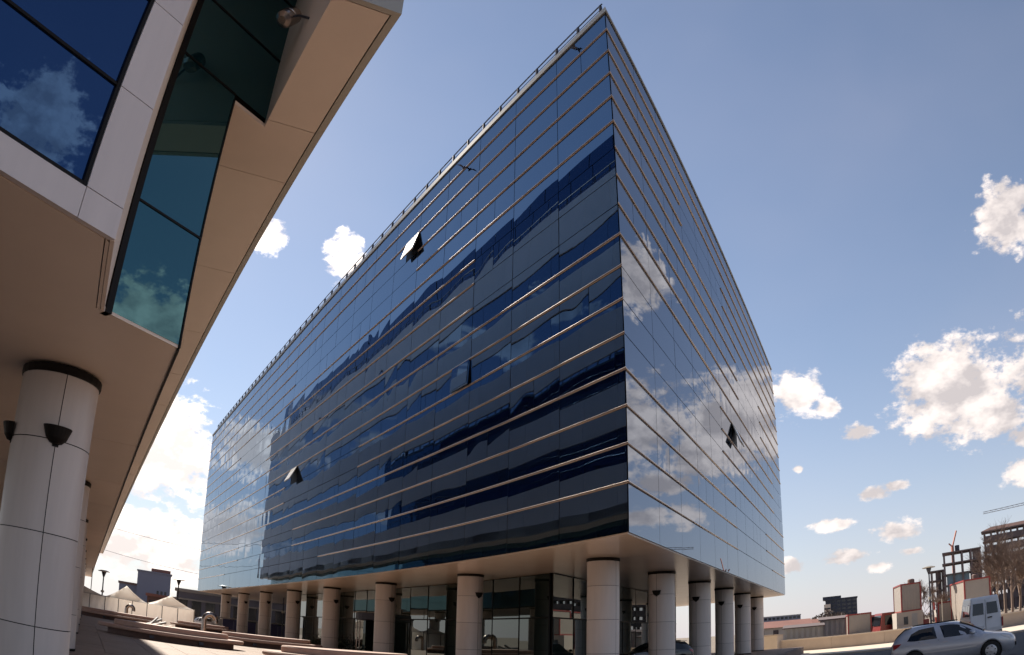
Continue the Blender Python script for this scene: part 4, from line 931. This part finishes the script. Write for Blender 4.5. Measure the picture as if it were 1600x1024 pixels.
# bare trees on the right
def bare_tree(pos, h_, seed, label, spread=.5):
    rr = random.Random(seed); t = thing('bare_tree', pos, label, 'tree', 'bare trees by the building site')
    tr = MB(); tw_ = MB(); P0 = Vector(pos)
    top = P0 + Vector((rr.gauss(0, .25), rr.gauss(0, .25), h_ * .5))
    tr.tube([P0 - Vector((0, 0, .7)), P0.lerp(top, .5) + Vector((rr.gauss(0, .08), rr.gauss(0, .08), 0)), top], .17 * h_ / 8, 7, .09 * h_ / 8)
    def grow(p, d, L, r, lev):
        q = p + d * L + Vector((rr.gauss(0, .06 * L), rr.gauss(0, .06 * L), .06 * L))
        (tr if lev < 2 else tw_).tube([p, (p + q) / 2 + Vector((rr.gauss(0, .04 * L), rr.gauss(0, .04 * L), 0)), q], r, 5 if lev < 2 else 3, r * .55)
        if lev >= 5: return
        for _ in range(4 if lev < 4 else 3):
            nd = (d + Vector((rr.gauss(0, spread), rr.gauss(0, spread), rr.gauss(.25, .3)))).normalized()
            grow(p.lerp(q, rr.uniform(.3, 1)), nd, L * rr.uniform(.5, .8), max(.013, r * .55), lev + 1)
    for k in range(9): grow(P0.lerp(top, rr.uniform(.45, 1)), Vector((rr.gauss(0, .5), rr.gauss(0, .5), .9)).normalized(), h_ * .24, .05 * h_ / 8, 1)
    tr.build('trunk', M_BARK, t); tw_.build('crown', M_BARK, t)
TR = [(34.9, 92, 9.0, 'bare tree directly behind the white van roof'), (36.1, 88, 10.5, 'bare tree right of the van, before the concrete frame'), (37.1, 96, 9.5, 'bare tree near the picture edge, second from the edge'), (38.2, 90, 9.0, 'bare tree at the very picture edge'),
      (35.5, 110, 11.0, 'taller bare tree farther back behind the van'), (30.1, 100, 6.5, 'small bare tree between the raised cabin and the street lamp'), (36.6, 118, 12.0, 'tallest bare tree in front of the concrete frame'), (31.3, 112, 5.0, 'thin bare tree behind the narrow red hut')]
for k, (a_, d_, h_, lb) in enumerate(TR): bare_tree(pol(a_, d_, -.15), h_, 20 + k, lb)

# ================================================================== LEFT BACKGROUND
gb = block('grey_block', -25.35, 230, 9.6, 10, 11.9, 25, M_GREYB, 'blue-grey windowless block beyond the tent', 0, 0, None, M_GREYB, rh=.3)
MB().box(-1, 4.6, -3, 3, 12.2, 13.2).build('plant_room', M_ROOFR, gb, local=True)
MB().box(-10, -4.85, -3, 5, 0, 7.6).build('side_wing', M_GREYB, gb, local=True); MB().box(-10.3, -4.85, -3.3, 5.3, 7.61, 8.2).build('side_roof', M_STONED, gb, local=True)
for k in range(3): MB().box(1 + 1.1 * k, 1.6 + 1.1 * k, -5.06, -4.9, 2, 7).build('window', M_WIN, gb, local=True)
lb_ = block('long_grey_hall', -17.6, 128, 26, 10, 5.1, 17, M_GREYB, 'long grey hall with stepped roof seen between the far columns', 1, 12, M_WIN, M_GREYST)
MB().box(-13.2, 13.2, -5.25, -5.0, 3.9, 4.15).build('ledge', M_GREYST, lb_, local=True)
rb = block('brick_hall', -23.2, 150, 13, 9, 4.0, 23, M_STONED, 'low dark brick hall behind the tent corner', 1, 5, M_WIN, M_ROOFR)
bh = thing('site_hoarding', pol(-17, 98), 'blue hoarding panels standing behind the far columns', 'hoarding')
for k in range(14):
    a0, a1 = -21.0 + .8 * k, -21.0 + .8 * (k + 1) - .03
    q0, q1 = pol(a0, 100), pol(a1, 100); nn = Vector((q1.y - q0.y, q0.x - q1.x, 0)).normalized() * .05
    MB().hexa([q0 - nn, q1 - nn, q1 + nn, q0 + nn], [v_ + Vector((0, 0, 1.55 + .12 * (k % 3))) for v_ in (q0 - nn, q1 - nn, q1 + nn, q0 + nn)]).build('panel', M_BLUE if k % 4 else M_GREYST, bh)
MB().tube([pol(-21, 99.8, 1.78), pol(-10, 99.8, 1.78)], .07, 5).build('top_rail', M_GREYST, bh)
hatchback(pol(-21.7, 106, 0), R(140), M_VANW, 'small white car parked beyond the swan-neck pipe')
street_lamp(pol(-15.9, 92), 6.2, 'slender lamp post seen between the third and fourth far columns', .1)
block('pale_stair_tower', -15.6, 140, 4.5, 5, 5.3, 16, M_GREYST, 'pale tower of the hall behind the fourth far column', 3, 2)
rb2 = thing('timber_stack', pol(-25.4, 62), 'few leaning poles lying before the plastic tent', 'timber')
for q0, q1 in ((pol(-26.2, 62, .1), pol(-24.6, 63, .9)), (pol(-26.0, 61.5, .1), pol(-24.3, 62.6, .7)), (pol(-25.7, 61, .1), pol(-24.9, 62.4, 1.0))): MB().tube([q0, q1], .1, 6).build('timber_pole', M_GREYST, rb2)
# overhead cables
for k, (z0, z1) in enumerate(((15.5, 11), (21, 17))):
    a_, b_ = pol(-34, 190, z0), pol(-8, 190, z1); pts = [a_.lerp(b_, t / 12) - Vector((0, 0, 2.2 * sin(pi * t / 12))) for t in range(13)]
    tag(MB().tube(pts, .05, 4).build('overhead_cable', M_STEEL), ('lower', 'upper')[k] + ' overhead cable crossing the bright sky beside the glass building', 'cable', 'overhead cables')
# shrubs by the lobby
def shrub(u, v, r, seed, label):
    p = PL(u, v, ZG); t = thing('shrub', (p.x, p.y, 0), label, 'shrub', 'dark shrubs by the lobby'); rr = random.Random(seed); lf = MB(); st_ = MB()
    for k in range(9):
        a_ = rr.random() * 6.3; q = p + Vector((cos(a_) * r * .6, sin(a_) * r * .6, r * rr.uniform(.7, 1.2))); st_.tube([p, (p + q) / 2 + Vector((0, 0, .1)), q], .02, 4, .008)
    for k in range(420):
        c = p + Vector((rr.gauss(0, r * .42), rr.gauss(0, r * .42), abs(rr.gauss(r * .55, r * .3)))); s_ = rr.uniform(.05, .13)
        d1 = Vector((rr.gauss(0, 1), rr.gauss(0, 1), rr.gauss(0, 1))).normalized() * s_; d2 = Vector((rr.gauss(0, 1), rr.gauss(0, 1), rr.gauss(0, 1))).normalized() * s_ * .6
        lf.quad(c, c + d1, c + d1 + d2, c + d2)
    lf.build('crown', M_LEAF, t); st_.build('stem', M_BARK, t)
shrub(33.6, -3.6, .9, 1, 'dark round shrub between the third and fourth columns'); shrub(35.6, -3.4, 1.1, 2, 'wider dark shrub next to the fourth column'); shrub(37.4, -3.6, .8, 4, 'small dark shrub touching the fourth column')
# two birds gliding past the facade
def bird(u, v, z, span, label, rot):
    p = PL(u, v, z); t = thing('bird', p, label, 'bird', 'birds by the facade', rz=rot)
    MB().lathe([(.01, -.17), (.05, -.1), (.06, 0), (.035, .1), (.03, .14), (.008, .18)], 10, (0, 0, 0), 'y').build('body', M_BIRD, t, local=True, smooth=True)
    for sd in (1, -1):
        MB().grid([[Vector((sd * x, y0, z_)), Vector((sd * x, y1, z_ + .01))] for x, y0, y1, z_ in ((.03, -.06, .07, .02), (span * .25, -.07, .08, .09), (span * .5, -.03, .02, .03))]).build('wing', M_BIRD, t, local=True, smooth=True)
bird(9.9, .16, ZT - 1.1, .85, 'dark gliding bird before the upper glass rows', R(30)); bird(1.75, .12, ZT - .55, .34, 'small bird hovering near the sharp roof corner', R(80))
